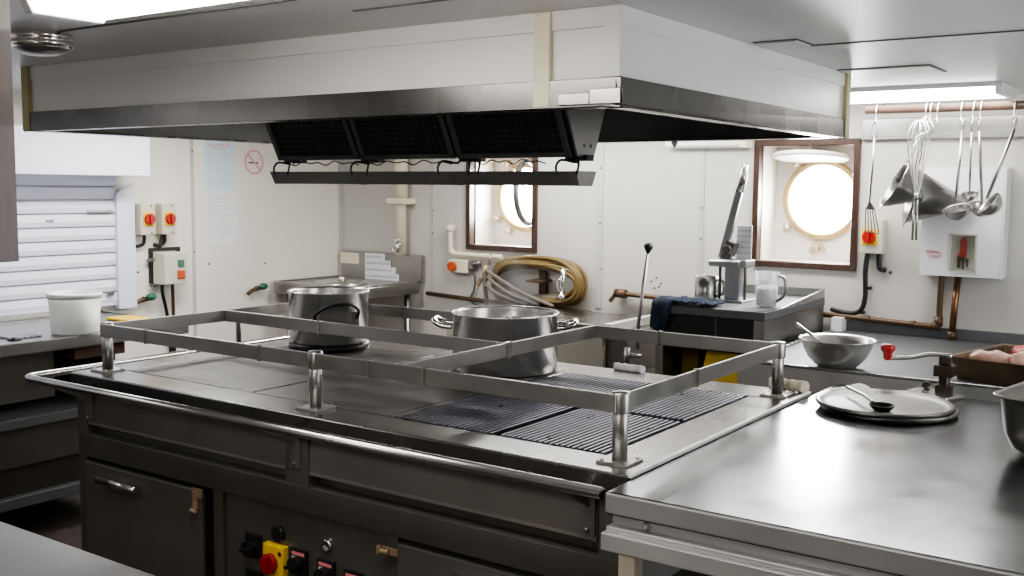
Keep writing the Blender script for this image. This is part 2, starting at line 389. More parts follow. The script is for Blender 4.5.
for i in range(3):
    a, b = fx[i] + .006, fx[i + 1] - .006
    def P(x, t, o): return Vector((x, ya + (yb_ - ya) * t, za + (zt - za) * t)) + nrm * o
    fr = MB(); g = .02
    def slab(mb, xa, xb, t0, t1, o0, o1):
        q = [P(xa, t0, o0), P(xb, t0, o0), P(xb, t1, o0), P(xa, t1, o0)]; mb.prism(q, nrm * (o1 - o0))
    slab(fr, a, a + g, 0, 1, .002, .014); slab(fr, b - g, b, 0, 1, .002, .014); slab(fr, a, b, .9, 1, .002, .014)
    f = obj('filter', fr, M['ctr'], hood, bevel=.001, label='black mesh grease filter')
    me_ = MB(); slab(me_, a + g, b - g, 0, .92, .001, .005)
    n = 16; me_.cur = 1
    for k in range(1, n): 
        x = a + g + (b - a - 2 * g) * k / n; slab(me_, x - .0012, x + .0012, 0, .92, .005, .008)
    for k in range(1, 8): slab(me_, a + g, b - g, .92 * k / 8 - .008, .92 * k / 8 + .008, .005, .007)
    obj('filter_mesh', me_, [M['filt'], M['filg']], f)
# drip channel hung below on hooks
ch = MB()
ch.prism([(-2.975, 2.69, 1.652), (-2.975, 2.715, 1.608), (-2.975, 2.79, 1.608), (-2.975, 2.815, 1.652), (-2.975, 2.808, 1.652), (-2.975, 2.785, 1.614), (-2.975, 2.72, 1.614), (-2.975, 2.697, 1.652)], (1.33, 0, 0))
ch.prism([(-1.647, 2.69, 1.653), (-1.647, 2.715, 1.607), (-1.647, 2.79, 1.607), (-1.647, 2.815, 1.653)], (.004, 0, 0))
ch.prism([(-2.979, 2.69, 1.653), (-2.979, 2.715, 1.607), (-2.979, 2.79, 1.607), (-2.979, 2.815, 1.653)], (.004, 0, 0))
for x in (-2.55, -2.12): ch.prism([(x, 2.688, 1.652), (x, 2.713, 1.607), (x, 2.75, 1.606), (x, 2.75, 1.652)], (.006, 0, 0))
obj('drip_channel', ch, M['st'], hood)
for x in (-2.93, -2.54, -2.10, -1.69):
    hk = MB()
    for dx in ((0, .04) if x != -2.10 else (-.03, .02, .06)):
        sg = 1 if dx >= .02 else -1; xx = x + .02 + (dx - .02 if x == -2.10 else 0)
        hk.tube(smooth_path([(xx, 2.755, zt), (xx, 2.74, 1.68), (xx + sg * .03, 2.70, 1.686), (xx + sg * .04, 2.685, 1.665), (xx + sg * .033, 2.684, 1.64)], 4), .0038, 6)
    hk.box((x - .02, 2.735, 1.684), (x + .06, 2.775, zt + .002))
    obj('channel_hook', hk, M['black'], hood)
wr = MB()
for a, b in ((-2.93, -2.57), (-2.52, -2.15), (-2.05, -1.78)):
    pts = [(a + (b - a) * i / 9, 2.735, 1.688 - .010 * (i % 2) - .004 * math.sin(i * 1.7)) for i in range(10)]
    wr.tube(smooth_path(pts, 3), .0022, 5)
obj('loose_wire', wr, M['black'], hood)
tg = MB().prism([(-2.02, y1 + .012, z0 + .004), (-1.98, y1 + .012, z0 + .004), (-2.0, y1 + .012, z0 - .03)], (0, .003, 0))
obj('hanging_tag', tg, M['white'], hood, label='small white triangular tag')

# ------------------------------------------------------------------ ceiling lights
def ceiling_light(x0, x1, y0, y1, label, m, z=.05):
    t = thing('ceiling_light', ((x0 + x1) / 2, (y0 + y1) / 2, ZC), label, 'light')
    obj('base_tray', B((x0, y0, ZC - .018), (x1, y1, ZC)), M['white'], t, bevel=.003)
    pr = [(x0 + .03, y0 + .012, ZC - .018), (x0 + .03, y0 + .03, ZC - z), (x0 + .03, y1 - .03, ZC - z), (x0 + .03, y1 - .012, ZC - .018)]
    obj('diffuser', MB().prism(pr, (x1 - x0 - .06, 0, 0)), m, t, bevel=.01)
    for x in (x0, x1 - .032):
        obj('end_cap', MB().prism([(x, y0 + .006, ZC - .018), (x, y0 + .026, ZC - z - .006), (x, y1 - .026, ZC - z - .006), (x, y1 - .006, ZC - .018)], (.032, 0, 0)), M['clear'], t, bevel=.004)
    return t
ceiling_light(-2.36, -1.0, 1.36, 1.60, 'bright fluorescent ceiling light above the near side of the hood, cut by the photo top', M['tube'])
ceiling_light(-2.15, -.82, 4.66, 5.02, 'overexposed fluorescent ceiling light above the utensil rail at the right', M['tube2'], .042)
# round chrome light
rl = thing('round_ceiling_light', (-2.985, 1.80, ZC), 'round chrome-rimmed light on the ceiling near the brown wooden post', 'light')
obj('rim', MB().lathe([(.085, 0), (.092, -.006), (.092, -.02), (.086, -.024), (.092, -.03), (.090, -.042), (.078, -.046)], (-2.985, 1.80, ZC), (0, 0, 1), 40), M['chrome'], rl)
obj('dome', MB().lathe([(.080, -.044), (.065, -.058), (.04, -.066), (1e-4, -.069)], (-2.985, 1.80, ZC), (0, 0, 1), 40), M['st'], rl)

# ------------------------------------------------------------------ hanging wooden post (near, left)
t = thing('wooden_post', (-1.98, 1.04, 1.455), 'brown wooden post end hanging from the ceiling at the left photo edge', 'post')
obj('board', B((-2.12, 1.02, 1.455), (-1.858, 1.06, ZC)), M['woodb'], t, bevel=.004)
obj('edge_strip', B((-1.858, 1.021, 1.456), (-1.852, 1.059, ZC)), M['wood'], t, bevel=.001)

# ------------------------------------------------------------------ near worktop
t = thing('prep_worktop', (-2.2, .8, 0), 'grey steel worktop corner in the near left foreground', 'worktop')
obj('worktop', B((-3.4, .45, .86), (-1.05, 1.13, .9)), M['st'], t, bevel=.008)
for x in (-3.3, -1.15):
    for y in (.52, 1.05): obj('leg', MB().cyl((x, y, 0), (x, y, .86), .02, 14), M['st'], t)
obj('shelf', B((-3.35, .5, .25), (-1.1, 1.08, .28)), M['st'], t, bevel=.004)

# ------------------------------------------------------------------ cooking range
RX0, RX1, RY0, RY1, RZ = -3.55, -1.183, 2.212, 3.53, .9
rg = thing('cooking_range', (-2.36, 2.87, 0), 'large steel island cooking range with guard rail, hot plates and ribbed grill grates', 'range')
b = MB()
b.box((-3.57, 2.30, .10), (-1.20, 3.48, .855))
for x in (-3.57, -2.79, -2.01, -1.245): b.box((x, 2.25, .10), (x + (.055 if x < -3.5 else .045), 2.30, .58))   # stiles
b.box((-3.57, 2.25, .575), (-1.20, 2.30, .662)); b.box((-3.57, 2.25, .10), (-1.20, 2.30, .16))
b.box((-3.57, 2.25, .66), (-3.51, 2.30, .855)); b.box((-2.435, 2.25, .66), (-2.335, 2.30, .855)); b.box((-1.29, 2.25, .66), (-1.20, 2.30, .855))
obj('body', b, M['front'], rg, bevel=.002)
obj('plinth', B((-3.40, 2.36, 0), (-1.26, 3.40, .10)), M['dark'], rg)
for xa, xb in ((-3.51, -2.435), (-2.335, -1.29)):
    f = MB().prism([(xa + .004, 2.256, .852), (xa + .004, 2.252, .712), (xa + .004, 2.250, .702), (xa + .004, 2.268, .700), (xa + .004, 2.272, .852)], (xb - xa - .008, 0, 0))
    f.tube([(xa + .006, 2.256, .703), (xb - .006, 2.256, .703)], .004, 8)
    obj('drip_drawer', f, M['front2'], rg)
# top frame
tp = MB()
PX0, PX1, GX0, GX1, GY0, GY1 = -3.41, -2.10, -2.075, -1.335, 2.355, 3.34
tp.box((RX0, RY0, .855), (RX1, GY0, RZ)).box((RX0, GY1, .855), (RX1, RY1, RZ)).box((RX0, GY0, .855), (PX0, GY1, RZ)).box((PX1, GY0, .855), (GX0, GY1, RZ)).box((GX1, GY0, .855), (RX1, GY1, RZ))
tp.box((RX0 + .01, RY0 + .01, .85), (RX1 - .01, RY1 - .01, .862))
obj('top_frame', tp, M['top'], rg, bevel=.005)
obj('edge_strip', MB().box((RX1 - .012, RY0 + .004, .892), (RX1 + .003, RY1 - .004, .905)), M['rimw'], rg, bevel=.004)
obj('grill_well', B((GX0, GY0, .862), (GX1, GY1, .868)), M['dark'], rg)
for xa, xb in ((PX0 + .004, -2.712), (-2.704, PX1 - .004)):
    obj('hot_plate', B((xa, GY0 + .004, .866), (xb, GY1 - .004, .902)), M['iron'], rg, bevel=.003)
for xa, xb in ((GX0 + .006, -1.706), (-1.684, GX1 - .004)):
    for ya_, yb2 in ((GY0 + .006, 2.826), (2.856, GY1 - .006)):
        g = MB(); n = 19; 
        for k in range(n):
            x = xa + (xb - xa) * (k + .5) / n
            g.prism([(x - .0062, ya_, .880), (x + .0062, ya_, .880), (x + .0045, ya_, .903), (x - .0045, ya_, .903)], (0, yb2 - ya_, 0))
        for y in (ya_ + .025, (ya_ + yb2) / 2, yb2 - .035): g.box((xa, y, .872), (xb, y + .012, .886))
        obj('grill_grate', g, M['grate'], rg, bevel=.001)
# guard rail
gz0, gz1 = 1.032, 1.080
posts = [(-3.465, 2.315), (-2.355, 2.305), (-1.268, 2.315), (-1.262, 3.412), (-3.465, 3.42), (-2.36, 3.42)]
gr = MB()
def flat(p, q): gr.bar((p[0], p[1], (gz0 + gz1) / 2), (q[0], q[1], (gz0 + gz1) / 2), .009, gz1 - gz0)
flat((-3.465, 2.292), (-1.268, 2.292)); flat((-3.465, 3.42), (-1.262, 3.42)); flat((-3.465, 2.30), (-3.465, 3.42)); flat((-1.262, 2.30), (-1.262, 3.41))
flat((-1.995, 2.30), (-1.995, 3.42)); flat((-3.46, 2.87), (-1.995, 2.84))
ro = obj('guard_rail', gr, M['rail'], rg, bevel=.0015)
clips = [((x, 2.285, gz0 - .003), (x + .008, 2.30, gz1 + .003)) for x in (-3.2, -2.6, -2.12, -1.9)] + [((x, 3.412, gz0 - .003), (x + .008, 3.428, gz1 + .003)) for x in (-2.95, -2.2, -1.72)]
clips += [((-1.269, 2.75, gz0 - .003), (-1.255, 2.758, gz1 + .003)), ((-2.003, 2.835, gz0 - .004), (-1.987, 2.858, gz1 + .003)), ((-2.9, 2.848, gz0 - .003), (-2.892, 2.872, gz1 + .003))]
for a, b in clips: obj('rail_clip', B(a, b), M['stb'], ro)
for (x, y) in posts:
    pm = MB().cyl((x, y, .9), (x, y, 1.083), .0205, 24).lathe([(.0235, 1.03), (.0245, 1.033), (.0245, 1.078), (.022, 1.084), (1e-4, 1.085)], (x, y, 0), (0, 0, 1), 24)
    po = obj('rail_post', pm, M['rail'], rg)
    fl = MB().box((x - .045, y - .045, .9), (x + .045, y + .045, .907))
    for sx in (-1, 1):
        for sy in (-1, 1): fl.cyl((x + sx * .034, y + sy * .034, .907), (x + sx * .034, y + sy * .034, .911), .006, 8)
    obj('foot_plate', fl, M['rail'], po, bevel=.001)
# hand rail along the front and round the left end
hr = MB().tube([(-1.19, 2.09, .885), (-3.612, 2.09, .885), (-3.632, 2.096, .885), (-3.645, 2.11, .885), (-3.65, 2.13, .885), (-3.65, 3.44, .885)], .0145, 14)
ho = obj('hand_rail', hr, M['stb'], rg)
for x in (-3.49, -2.39, -1.32):
    br = MB().bar((x, 2.25, .80), (x, 2.10, .878), .012, .022).box((x - .022, 2.243, .715), (x + .022, 2.251, .815))
    br.ball((x, 2.241, .80), .007, 8, 6).ball((x, 2.241, .73), .007, 8, 6)
    obj('rail_bracket', br, M['front2'], ho, bevel=.001)
for y in (2.45, 3.30): obj('rail_bracket', MB().bar((-3.65, y, .88), (-3.49, y, .84), .014, .02), M['front2'], ho)
obj('rail_upright', MB().cyl((-3.65, 3.10, .89), (-3.65, 3.10, 1.0), .011, 10), M['front'], ho)
# oven doors
def oven_door(xa, xb, hx, lx, sgn):
    d = obj('oven_door', B((xa, 2.236, .165), (xb, 2.258, .562)), M['front2'], rg, bevel=.003)
    obj('door_gap', MB().box((xa - .006, 2.2465, .16), (xb + .006, 2.2495, .568)), M['dark'], d)
    hm = MB().tube([(hx, 2.214, .513), (hx + .235, 2.214, .513)], .0155, 12)
    for q in (hx + .03, hx + .20): hm.cyl((q, 2.236, .513), (q, 2.214, .513), .008, 8)
    obj('handle', hm, M['stb'], d, label='polished bar handle')
    if sgn > 0: lm = MB().box((lx - .018, 2.229, .540), (lx + .034, 2.238, .570)).box((lx - .011, 2.227, .498), (lx + .009, 2.236, .56)).cyl((lx - .016, 2.224, .492), (lx + .014, 2.224, .492), .008, 10)
    else: lm = MB().box((lx - .05, 2.232, .523), (lx + .012, 2.240, .545)).cyl((lx - .045, 2.226, .534), (lx - .015, 2.226, .534), .010, 10).cyl((lx - .055, 2.225, .520), (lx - .055, 2.225, .548), .007, 10)
    obj('latch', lm, M['fit'], d, bevel=.001, label='dull brass latch')
oven_door(-3.51, -2.835, -3.40, -2.862, 1)
oven_door(-1.955, -1.29, -1.74, -1.965, -1)
# control panel
cp = obj('control_panel', B((-2.742, 2.262, .165), (-2.012, 2.29, .574)), M['front'], rg, bevel=.002)
def knob(x, z, lab=True):
    k = obj('control_knob', MB().box((x - .036, 2.25, z - .05), (x + .036, 2.264, z + .035)), M['black'], cp, bevel=.003)
    m = MB().cyl((x, 2.25, z - .012), (x, 2.225, z - .012), .026, 18).bar((x - .026, 2.22, z - .02), (x + .026, 2.22, z - .004), .012, .014, (0, 1, 0))
    obj
    m.cur = 0
    if lab:
        m.cur = 1; m.box((x - .028, 2.2488, z + .016), (x + .028, 2.2502, z + .027))
        m.cur = 2; m.box((x - .028, 2.2488, z - .004), (x - .004, 2.2496, z + .012))
    for i, f in enumerate(m.mi): pass
    # sub-part pieces go in the knob's own mesh
    me = k.data; n0 = len(me.vertices)
    bm = bmesh.new(); bm.from_mesh(me); off = OFF[k.name]
    vs = [bm.verts.new(p - off) for p in m.v]
    for f, mi, s in zip(m.f, m.mi, m.s):
        try: q = bm.faces.new([vs[i] for i in f]); q.material_index = mi; q.smooth = s
        except ValueError: pass
    bm.to_mesh(me); bm.free(); me.materials.append(M['pink']); me.materials.append(M['ink'])
knob(-2.60, .425, False); knob(-2.385, .415); knob(-2.265, .405); knob(-2.15, .395)
knob(-2.60, .30, False)
obj('indicator_lamp', MB().cyl((-2.480, 2.262, .482), (-2.480, 2.247, .482), .026, 18), M['black'], cp, label='black round indicator')
ks = MB().lathe([(.021, .0), (.021, -.012), (.014, -.014), (.009, -.006), (1e-4, -.006)], (-2.262, 2.262, .487), (0, 1, 0), 24).cyl((-2.252, 2.262, .505), (-2.24, 2.25, .512), .005, 8)
obj('key_switch', ks, M['stb'], cp, label='bright round key switch')
sw = obj('main_switch', MB().box((-2.535, 2.235, .34), (-2.44, 2.264, .448)), M['yellow'], cp, bevel=.006, label='yellow main switch with red rotary knob')
sm = MB().cyl((-2.493, 2.235, .388), (-2.493, 2.215, .388), .033, 24).bar((-2.493, 2.209, .36), (-2.493, 2.209, .416), .014, .014, (1, 0, 0))
obj('rotary_knob', sm, M['red'], sw, bevel=.002)
obj('lock_hole', MB().cyl((-2.452, 2.2345, .425), (-2.452, 2.232, .425), .007, 10), M['black'], sw)

# ------------------------------------------------------------------ big steel table at the right
TX0, TX1, TY0, TY1 = -1.180, .95, 2.085, 3.80
tb = thing('steel_table', (-.1, 2.95, 0), 'broad bare steel worktop table joined to the right end of the cooking range', 'table')
obj('table_top', B((TX0, TY0, .838), (TX1, TY1, .893)), M['table'], tb, bevel=.006)
obj('front_edge', B((TX0 + .002, TY0 - .003, .842), (TX1 - .002, TY0 + .006, .8915)), M['edge'], tb, bevel=.004)  # paler strip over the table front, coloured as if lit
ap = MB().box((TX0 + .004, 2.118, .78), (TX1 - .01, 2.14, .838)).box((TX0 + .01, 2.14, .60), (TX0 + .03, TY1 - .03, .838))
ap.ball((-1.085, 2.116, .818), .010, 10, 8)
obj('apron', ap, M['edge2'], tb, bevel=.001)
obj('front_channel', MB().box((-1.186, 2.078, .752), (TX1, 2.14, .795)).box((-1.18, 2.092, .795), (TX1, 2.14, .808)), M['edge2'], tb, bevel=.003)
for x in (-1.135, .85):
    for y in (2.135, 3.70): obj('leg', MB().box((x - .022, y - .022, 0), (x + .022, y + .022, .78)), M['cream'], tb, bevel=.003)
for x in (-.72, .1): obj('divider', B((x, 2.2, .12), (x + .18, 2.22, .755)), M['front2'], tb, bevel=.002)
obj('shelf', B((-1.15, 2.16, .10), (.9, 3.72, .13)), M['front'], tb, bevel=.003)
obj('back_panel', B((-1.15, 3.70, .10), (.9, 3.72, .78)), M['cab'], tb)

# ------------------------------------------------------------------ left counter with roller shutter
lc = thing('serving_counter', (-4.76, 1.8, 0), 'steel serving counter with open shelves under the white roller shutter', 'counter')
obj('counter_top', MB().box((XL, .3, .842), (-4.38, 3.40, .9)).box((XL, .3, .9), (XL + .03, 3.40, .925)), M['st'], lc, bevel=.006)
obj('cabinet_back', B((XL + .02, .35, .06), (-4.98, 3.02, .842)), M['cab'], lc)
obj('cabinet_side', B((-5.1, 2.99, .06), (-4.46, 3.02, .842)), M['cab'], lc)
for z, h in ((.51, .045), (.15, .05)): obj('shelf', B((-5.1, .35, z), (-4.40, 3.04, z + h)), M['ctr'], lc, bevel=.004)
for z0_, z1_ in ((.20, .33),): obj('kick_panel', B((-4.47, .35, z0_), (-4.45, 3.0, z1_)), M['cab'], lc)
obj('drawer_panel', B((-4.455, .35, .33), (-4.435, 3.0, .51)), M['front'], lc, bevel=.002)
obj('upper_panel', B((-4.56, .35, .60), (-4.54, 2.75, .842)), M['front2'], lc, bevel=.002)
obj('brown_block', B((-4.62, 2.80, .775), (-4.45, 3.07, .842)), M['brown'], lc, bevel=.003, label='brown block under the worktop')
for x in (-5.0, -4.45): obj('leg', MB().cyl((x, 3.36, 0), (x, 3.36, .842), .018, 12), M['st'], lc)
# shutter
rs = thing('roller_shutter', (XL, 2.0, .92), 'closed white slatted roller shutter above the steel serving counter', 'shutter')
zz = .93
sl = MB(); k = 0
while zz < 1.60:
    sl.prism([(XL, .4, zz), (XL + .028, .4, zz + .004), (XL + .034, .4, zz + .03), (XL + .026, .4, zz + .064), (XL + .012, .4, zz + .072), (XL, .4, zz + .072)], (0, 3.10, 0)); zz += .073
obj('slat_curtain', sl, M['shut'], rs)
obj('bottom_rail', B((XL, .4, .926), (XL + .03, 3.49, .95)), M['shut'], rs, bevel=.003)
gm = MB().box((XL, 3.49, .905), (XL + .05, 3.605, 1.545)).prism([(XL, 3.49, 1.545), (XL + .05, 3.49, 1.545), (XL + .065, 3.53, 1.59), (XL + .065, 3.61, 1.60), (XL, 3.61, 1.60)], (0, 0, .006))
for z in (1.05, 1.25, 1.47): gm.ball((XL + .05, 3.55, z), .006, 8, 6)
obj('side_guide', gm, M['shut'], rs, bevel=.002)
obj('roller_casing', B((XL, .2, 1.645), (-4.90, 3.57, 1.885)), M['shut'], rs, bevel=.004)
bl = MB().box((XL + .03, 3.32, 1.445), (XL + .045, 3.47, 1.457)).box((XL + .03, 3.08, 1.40), (XL + .04, 3.12, 1.412)).box((XL + .03, 3.42, .985), (XL + .05, 3.46, 1.0))
obj('slide_bolt', bl, M['st'], rs)
# things on the left counter
t = thing('plastic_tub', (-4.47, 2.82, .9), 'round white plastic tub standing on the serving counter', 'tub')
obj('tub_body', MB().lathe([(1e-4, .004), (.104, .0), (.107, .012), (.117, .18), (.1155, .18), (.105, .012), (1e-4, .008)], (-4.47, 2.82, .9), seg=48), M['milky'], t)
obj('rim', MB().lathe([(.1165, .172), (.122, .168), (.123, .186), (.120, .192), (.114, .192), (.1155, .172)], (-4.47, 2.82, .9), seg=48), M['milky'], t)
tag(obj('yellow_board', MB().box((-4.80, 3.20, .9), (-4.60, 3.34, .912)), M['ybright'], bevel=.004), 'thin yellow board lying on the end of the serving counter', 'board')
pd = MB(); 
for i in range(6):
    for j in range(5): pd.ball((-4.60 + i * .022, 2.53 + j * .03, .905), .012, 6, 5, sc=(1, 1.2, .45))
tag(obj('scouring_pad', pd, M['ink']), 'grey scouring pad lying left of the white tub', 'pad')
tag(obj('sink_plug', MB().lathe([(1e-4, .012), (.012, .012), (.012, .008), (.03, .006), (.03, 0), (1e-4, 0)], (-4.47, 2.52, .9), seg=20), M['black']), 'small black plug on the serving counter front edge', 'plug')
# ------------------------------------------------------------------ left wall fittings
def isolator(y, label):
    t = thing('isolator_switch', (XL, y, 1.31), label, 'switch', 'isolator switches beside the shutter')
    obj('enclosure', B((XL, y - .048, 1.315), (XL + .085, y + .048, 1.492)), M['grey'], t, bevel=.006)
    p = obj('dial_plate', B((XL + .085, y - .036, 1.365), (XL + .089, y + .036, 1.445)), M['yellow'], t, bevel=.002)
    obj('rotary_knob', MB().cyl((XL + .089, y, 1.405), (XL + .108, y, 1.405), .031, 24).bar((XL + .112, y - .0, 1.377), (XL + .112, y, 1.433), .015, .012, (1, 0, 0)), M['red'], p, bevel=.002)
    sc = MB()
    for z in (1.328, 1.48): sc.ball((XL + .085, y + .02, z), .006, 8, 6)
    obj('screw', sc, M['seamd'], t)
    obj('conduit', MB().tube(smooth_path([(XL + .04, y, 1.315), (XL + .04, y, 1.285), (XL + .035, y - .006, 1.262), (XL + .02, y - .03, 1.25), (XL, y - .05, 1.255)], 5), .010, 10), M['black'], t)
isolator(3.668, 'grey isolator with red and yellow dial nearest the shutter, left of the pair')
isolator(3.808, 'grey isolator with red and yellow dial farther from the shutter, right of the pair')
t = thing('motor_starter', (XL, 3.83, 1.0), 'cream starter box with green and red buttons below the two isolators', 'switch')
obj('backplate', B((XL, 3.72, 1.03), (XL + .02, 3.93, 1.235)), M['black'], t, bevel=.003)
obj('enclosure', MB().prism([(XL + .02, 3.735, 1.025), (XL + .02, 3.735, 1.215), (XL + .105, 3.755, 1.205), (XL + .105, 3.755, 1.025)], (0, .155, 0)), M['grey'], t, bevel=.006)
obj('green_button', B((XL + .104, 3.845, 1.125), (XL + .114, 3.885, 1.165)), M['gbut'], t, bevel=.003)
obj('red_button', B((XL + .104, 3.84, 1.055), (XL + .116, 3.888, 1.105)), M['orange'], t, bevel=.003)
for k, (y, e) in enumerate(((3.775, .07), (3.845, .03))):
    obj('cable', MB().tube(smooth_path([(XL + .05, y, 1.03), (XL + .045, y + .005, .97), (XL + .03, y + e * .6, .85), (XL + .02, y + e, .7), (XL + .015, y + e, .45)], 5), .010, 8), M['brownpipe'] if k else M['black'], t)
obj('feed_cable', MB().tube([(XL + .03, 3.80, 1.32), (XL + .025, 3.79, 1.27), (XL + .02, 3.785, 1.23)], .010, 8), M['brownpipe'], t)
def notice(name, y0, y1, z0, z1, m, lines, label, cat='notice'):
    t = thing(name, (XL, (y0 + y1) / 2, z0), label, cat)
    obj('sheet', B((XL, y0, z0), (XL + .003, y1, z1)), m, t)
    mb = MB(); mr = MB()
    for (f, h, a, b_, r) in lines:
        zc_ = z1 - (z1 - z0) * f; q = mr if r else mb
        x = a
        while x < b_:
            w = random.uniform(.05, .16); xe = min(b_, x + w)
            q.box((XL + .003, y0 + (y1 - y0) * x, zc_ - h / 2), (XL + .0034, y0 + (y1 - y0) * xe, zc_ + h / 2)); x = xe + .03
    obj('print', mb, M['inkl'], t)
    if mr.v: obj('heading', mr, M['inkr'], t)
notice('wall_notice', 4.135, 4.365, 1.565, 1.90, M['paperb'], [(.17, .018, .12, .85, 1), (.23, .01, .25, .7, 1)] + [(.32 + .055 * i, .006, .08, .9 - .1 * (i % 3), 0) for i in range(11)], 'pale blue printed notice on the left wall, upper of two sheets')
notice('wall_notice', 4.135, 4.375, 1.235, 1.56, M['paper'], [(.08 + .06 * i, .006, .1, .9 - .12 * (i % 3), 0) for i in range(14)], 'white printed notice on the left wall, lower of two sheets')
t = thing('no_smoking_sign', (XL, 4.52, 1.66), 'faded round red no smoking sign on the left wall', 'sign')
ns = MB(); n = 40; R1, R2 = .078, .066; cy_, cz_ = 4.52, 1.748
vs = []
for k in range(n):
    a = 2 * PI * k / n
    for r in (R1, R2): vs += [(XL + .001, cy_ + r * math.cos(a), cz_ + r * math.sin(a)), (XL + .003, cy_ + r * math.cos(a), cz_ + r * math.sin(a))]
fs = []
for k in range(n):
    j = (k + 1) % n; fs += [(4 * k + 1, 4 * k + 3, 4 * j + 3, 4 * j + 1), (4 * k, 4 * k + 1, 4 * j + 1, 4 * j), (4 * k + 2, 4 * j + 2, 4 * j + 3, 4 * k + 3)]
ns.add(vs, fs); ns.bar((XL + .002, cy_ - .05, cz_ + .05), (XL + .002, cy_ + .05, cz_ - .05), .002, .012, (0, 1, 1))
obj('red_ring', ns, M['fade'], t)
cg = MB().bar((XL + .0012, cy_ - .045, cz_ - .004), (XL + .0012, cy_ + .035, cz_ - .004), .001, .011, (0, 0, 1)).tube(smooth_path([(XL + .0012, cy_ + .04, cz_ + .008), (XL + .0012, cy_ + .045, cz_ + .022), (XL + .0012, cy_ + .035, cz_ + .03)], 4), .0015, 5)
obj('cigarette', cg, M['seamd'], t)
# small bits on the left wall
for y, z, lab in ((3.72, 1.165, 'small dark bracket stub on the left wall below the left isolator'), (3.74, 1.02, 'small dark stub on the left wall just above the serving counter')):
    tag(obj('wall_stub', MB().cyl((XL, y, z), (XL + .03, y, z), .010, 10).bar((XL + .03, y - .03, z), (XL + .03, y + .03, z + .01), .012, .014), M['seamd']), lab, 'bracket')
for y, z, lab in ((3.68, .945, 'green handled pipe valve on the left wall right beside the roller shutter'), (4.52, .945, 'green handled pipe valve on the left wall near the corner table')):
    vp = thing('pipe_valve', (XL, y, z), lab, 'valve', 'green valves on the left wall')
    obj('pipe', MB().tube(smooth_path([(XL + .03, y - .09, z - .03), (XL + .03, y - .04, z - .005), (XL + .03, y + .05, z)], 4), .012, 10).cyl((XL, y, z), (XL + .03, y, z), .014, 10), M['brownpipe'], vp)
    obj('handle', MB().ball((XL + .05, y + .02, z + .012), .024, 12, 8, sc=(1, 1.4, .9)), M['green'], vp)

# ------------------------------------------------------------------ corner table
ct = thing('corner_table', (-4.77, 4.96, 0), 'raised steel corner table with a splashback, against the left and back walls', 'table')
obj('table_top', MB().box((-5.12, 4.64, .905), (-4.40, 5.26, .975)), M['st'], ct, bevel=.006)
obj('rim', MB().box((-5.12, 4.64, .975), (-5.105, 5.26, .985)).box((-4.415, 4.64, .975), (-4.40, 5.26, .985)).box((-5.12, 4.64, .975), (-4.40, 4.655, .985)), M['stb'], ct, bevel=.002)
obj('splashback', MB().box((-5.11, 5.255, .97), (-4.385, 5.275, 1.15)).box((-5.11, 5.25, 1.145), (-4.385, 5.28, 1.155)), M['st'], ct, bevel=.002)
obj('splash_strip', B((-5.11, 5.252, 1.07), (-4.94, 5.256, 1.15)), M['cream'], ct)
for x in (-5.03, -4.46):
    for y in (4.70, 5.2): obj('leg', MB().cyl((x, y, 0), (x, y, .905), .022, 14), M['st'], ct)
obj('cross_bar', MB().cyl((-5.03, 4.70, .30), (-4.46, 4.70, .30), .014, 10), M['st'], ct)
# four overlapping sign strips, each longer than the one above
xa = -4.875; zt_ = 1.15
for i, (w_, hh) in enumerate(((.18, .044), (.23, .044), (.27, .044), (.30, .044))):
    t = thing('sign_strip', (xa + w_ / 2, 5.25, zt_ - hh), ('topmost and shortest of four white printed strips on the corner splashback', 'second from top of four white printed strips on the corner splashback', 'third from top of four white printed strips on the corner splashback', 'bottom and longest of four white printed strips on the corner splashback')[i], 'sign', 'printed strips on the splashback')
    obj('sheet', B((xa, 5.247, zt_ - hh), (xa + w_, 5.2515, zt_)), M['paper'], t)
    mb = MB(); x = xa + .012
    while x < xa + w_ - .03:
        ww = random.uniform(.012, .03); mb.box((x, 5.2465, zt_ - hh * .68), (x + ww, 5.2471, zt_ - hh * .36)); x += ww + .008
    obj('print', mb, M['ink'], t); zt_ -= hh
lidf = MB().lathe([(.17, 0), (.172, .01), (.15, .018), (1e-4, .02)], (-4.72, 4.86, .975), seg=36).lathe([(.02, .02), (.024, .045), (1e-4, .05)], (-4.72, 4.86, .975), seg=16)
tag(obj('pan_lid', lidf, M['stb']), 'round steel lid lying on the corner table behind the left pot', 'lid')

# ------------------------------------------------------------------ cream pipes
t = thing('drain_pipe', (-4.545, YB - .06, 1.16), 'thick cream vertical pipe with a flange above the corner table', 'pipe')
obj('pipe', MB().cyl((-4.545, YB - .06, 1.15), (-4.545, YB - .06, ZC), .034, 20), M['cream'], t)
obj('upper_sleeve', MB().cyl((-4.545, YB - .06, 1.53), (-4.545, YB - .06, ZC), .045, 20), M['cream'], t)
obj('flange', MB().box((-4.625, YB - .12, 1.485), (-4.465, YB, 1.525)), M['cream'], t, bevel=.008)
tp_ = MB().cyl((-4.525, YB - .12, 1.17), (-4.525, YB - .12, 1.24), .012, 12).cyl((-4.525, YB - .12, 1.22), (-4.525, YB - .06, 1.22), .012, 10).bar((-4.5455, YB - .12, 1.25), (-4.50, YB - .12, 1.26), .012, .012).tube(smooth_path([(-4.525, YB - .12, 1.2), (-4.515, YB - .17, 1.2), (-4.515, YB - .185, 1.18)], 4), .009, 8)
obj('tap', tp_, M['chrome'], t, label='chrome tap')
t = thing('wall_pipe', (-3.95, YB - .03, 1.17), 'thin cream pipe bending along the wall below the left window', 'pipe')
cpth = [(-4.15, YB, 1.345), (-4.15, YB - .03, 1.345), (-4.15, YB - .035, 1.34), (-4.15, YB - .035, 1.30)]
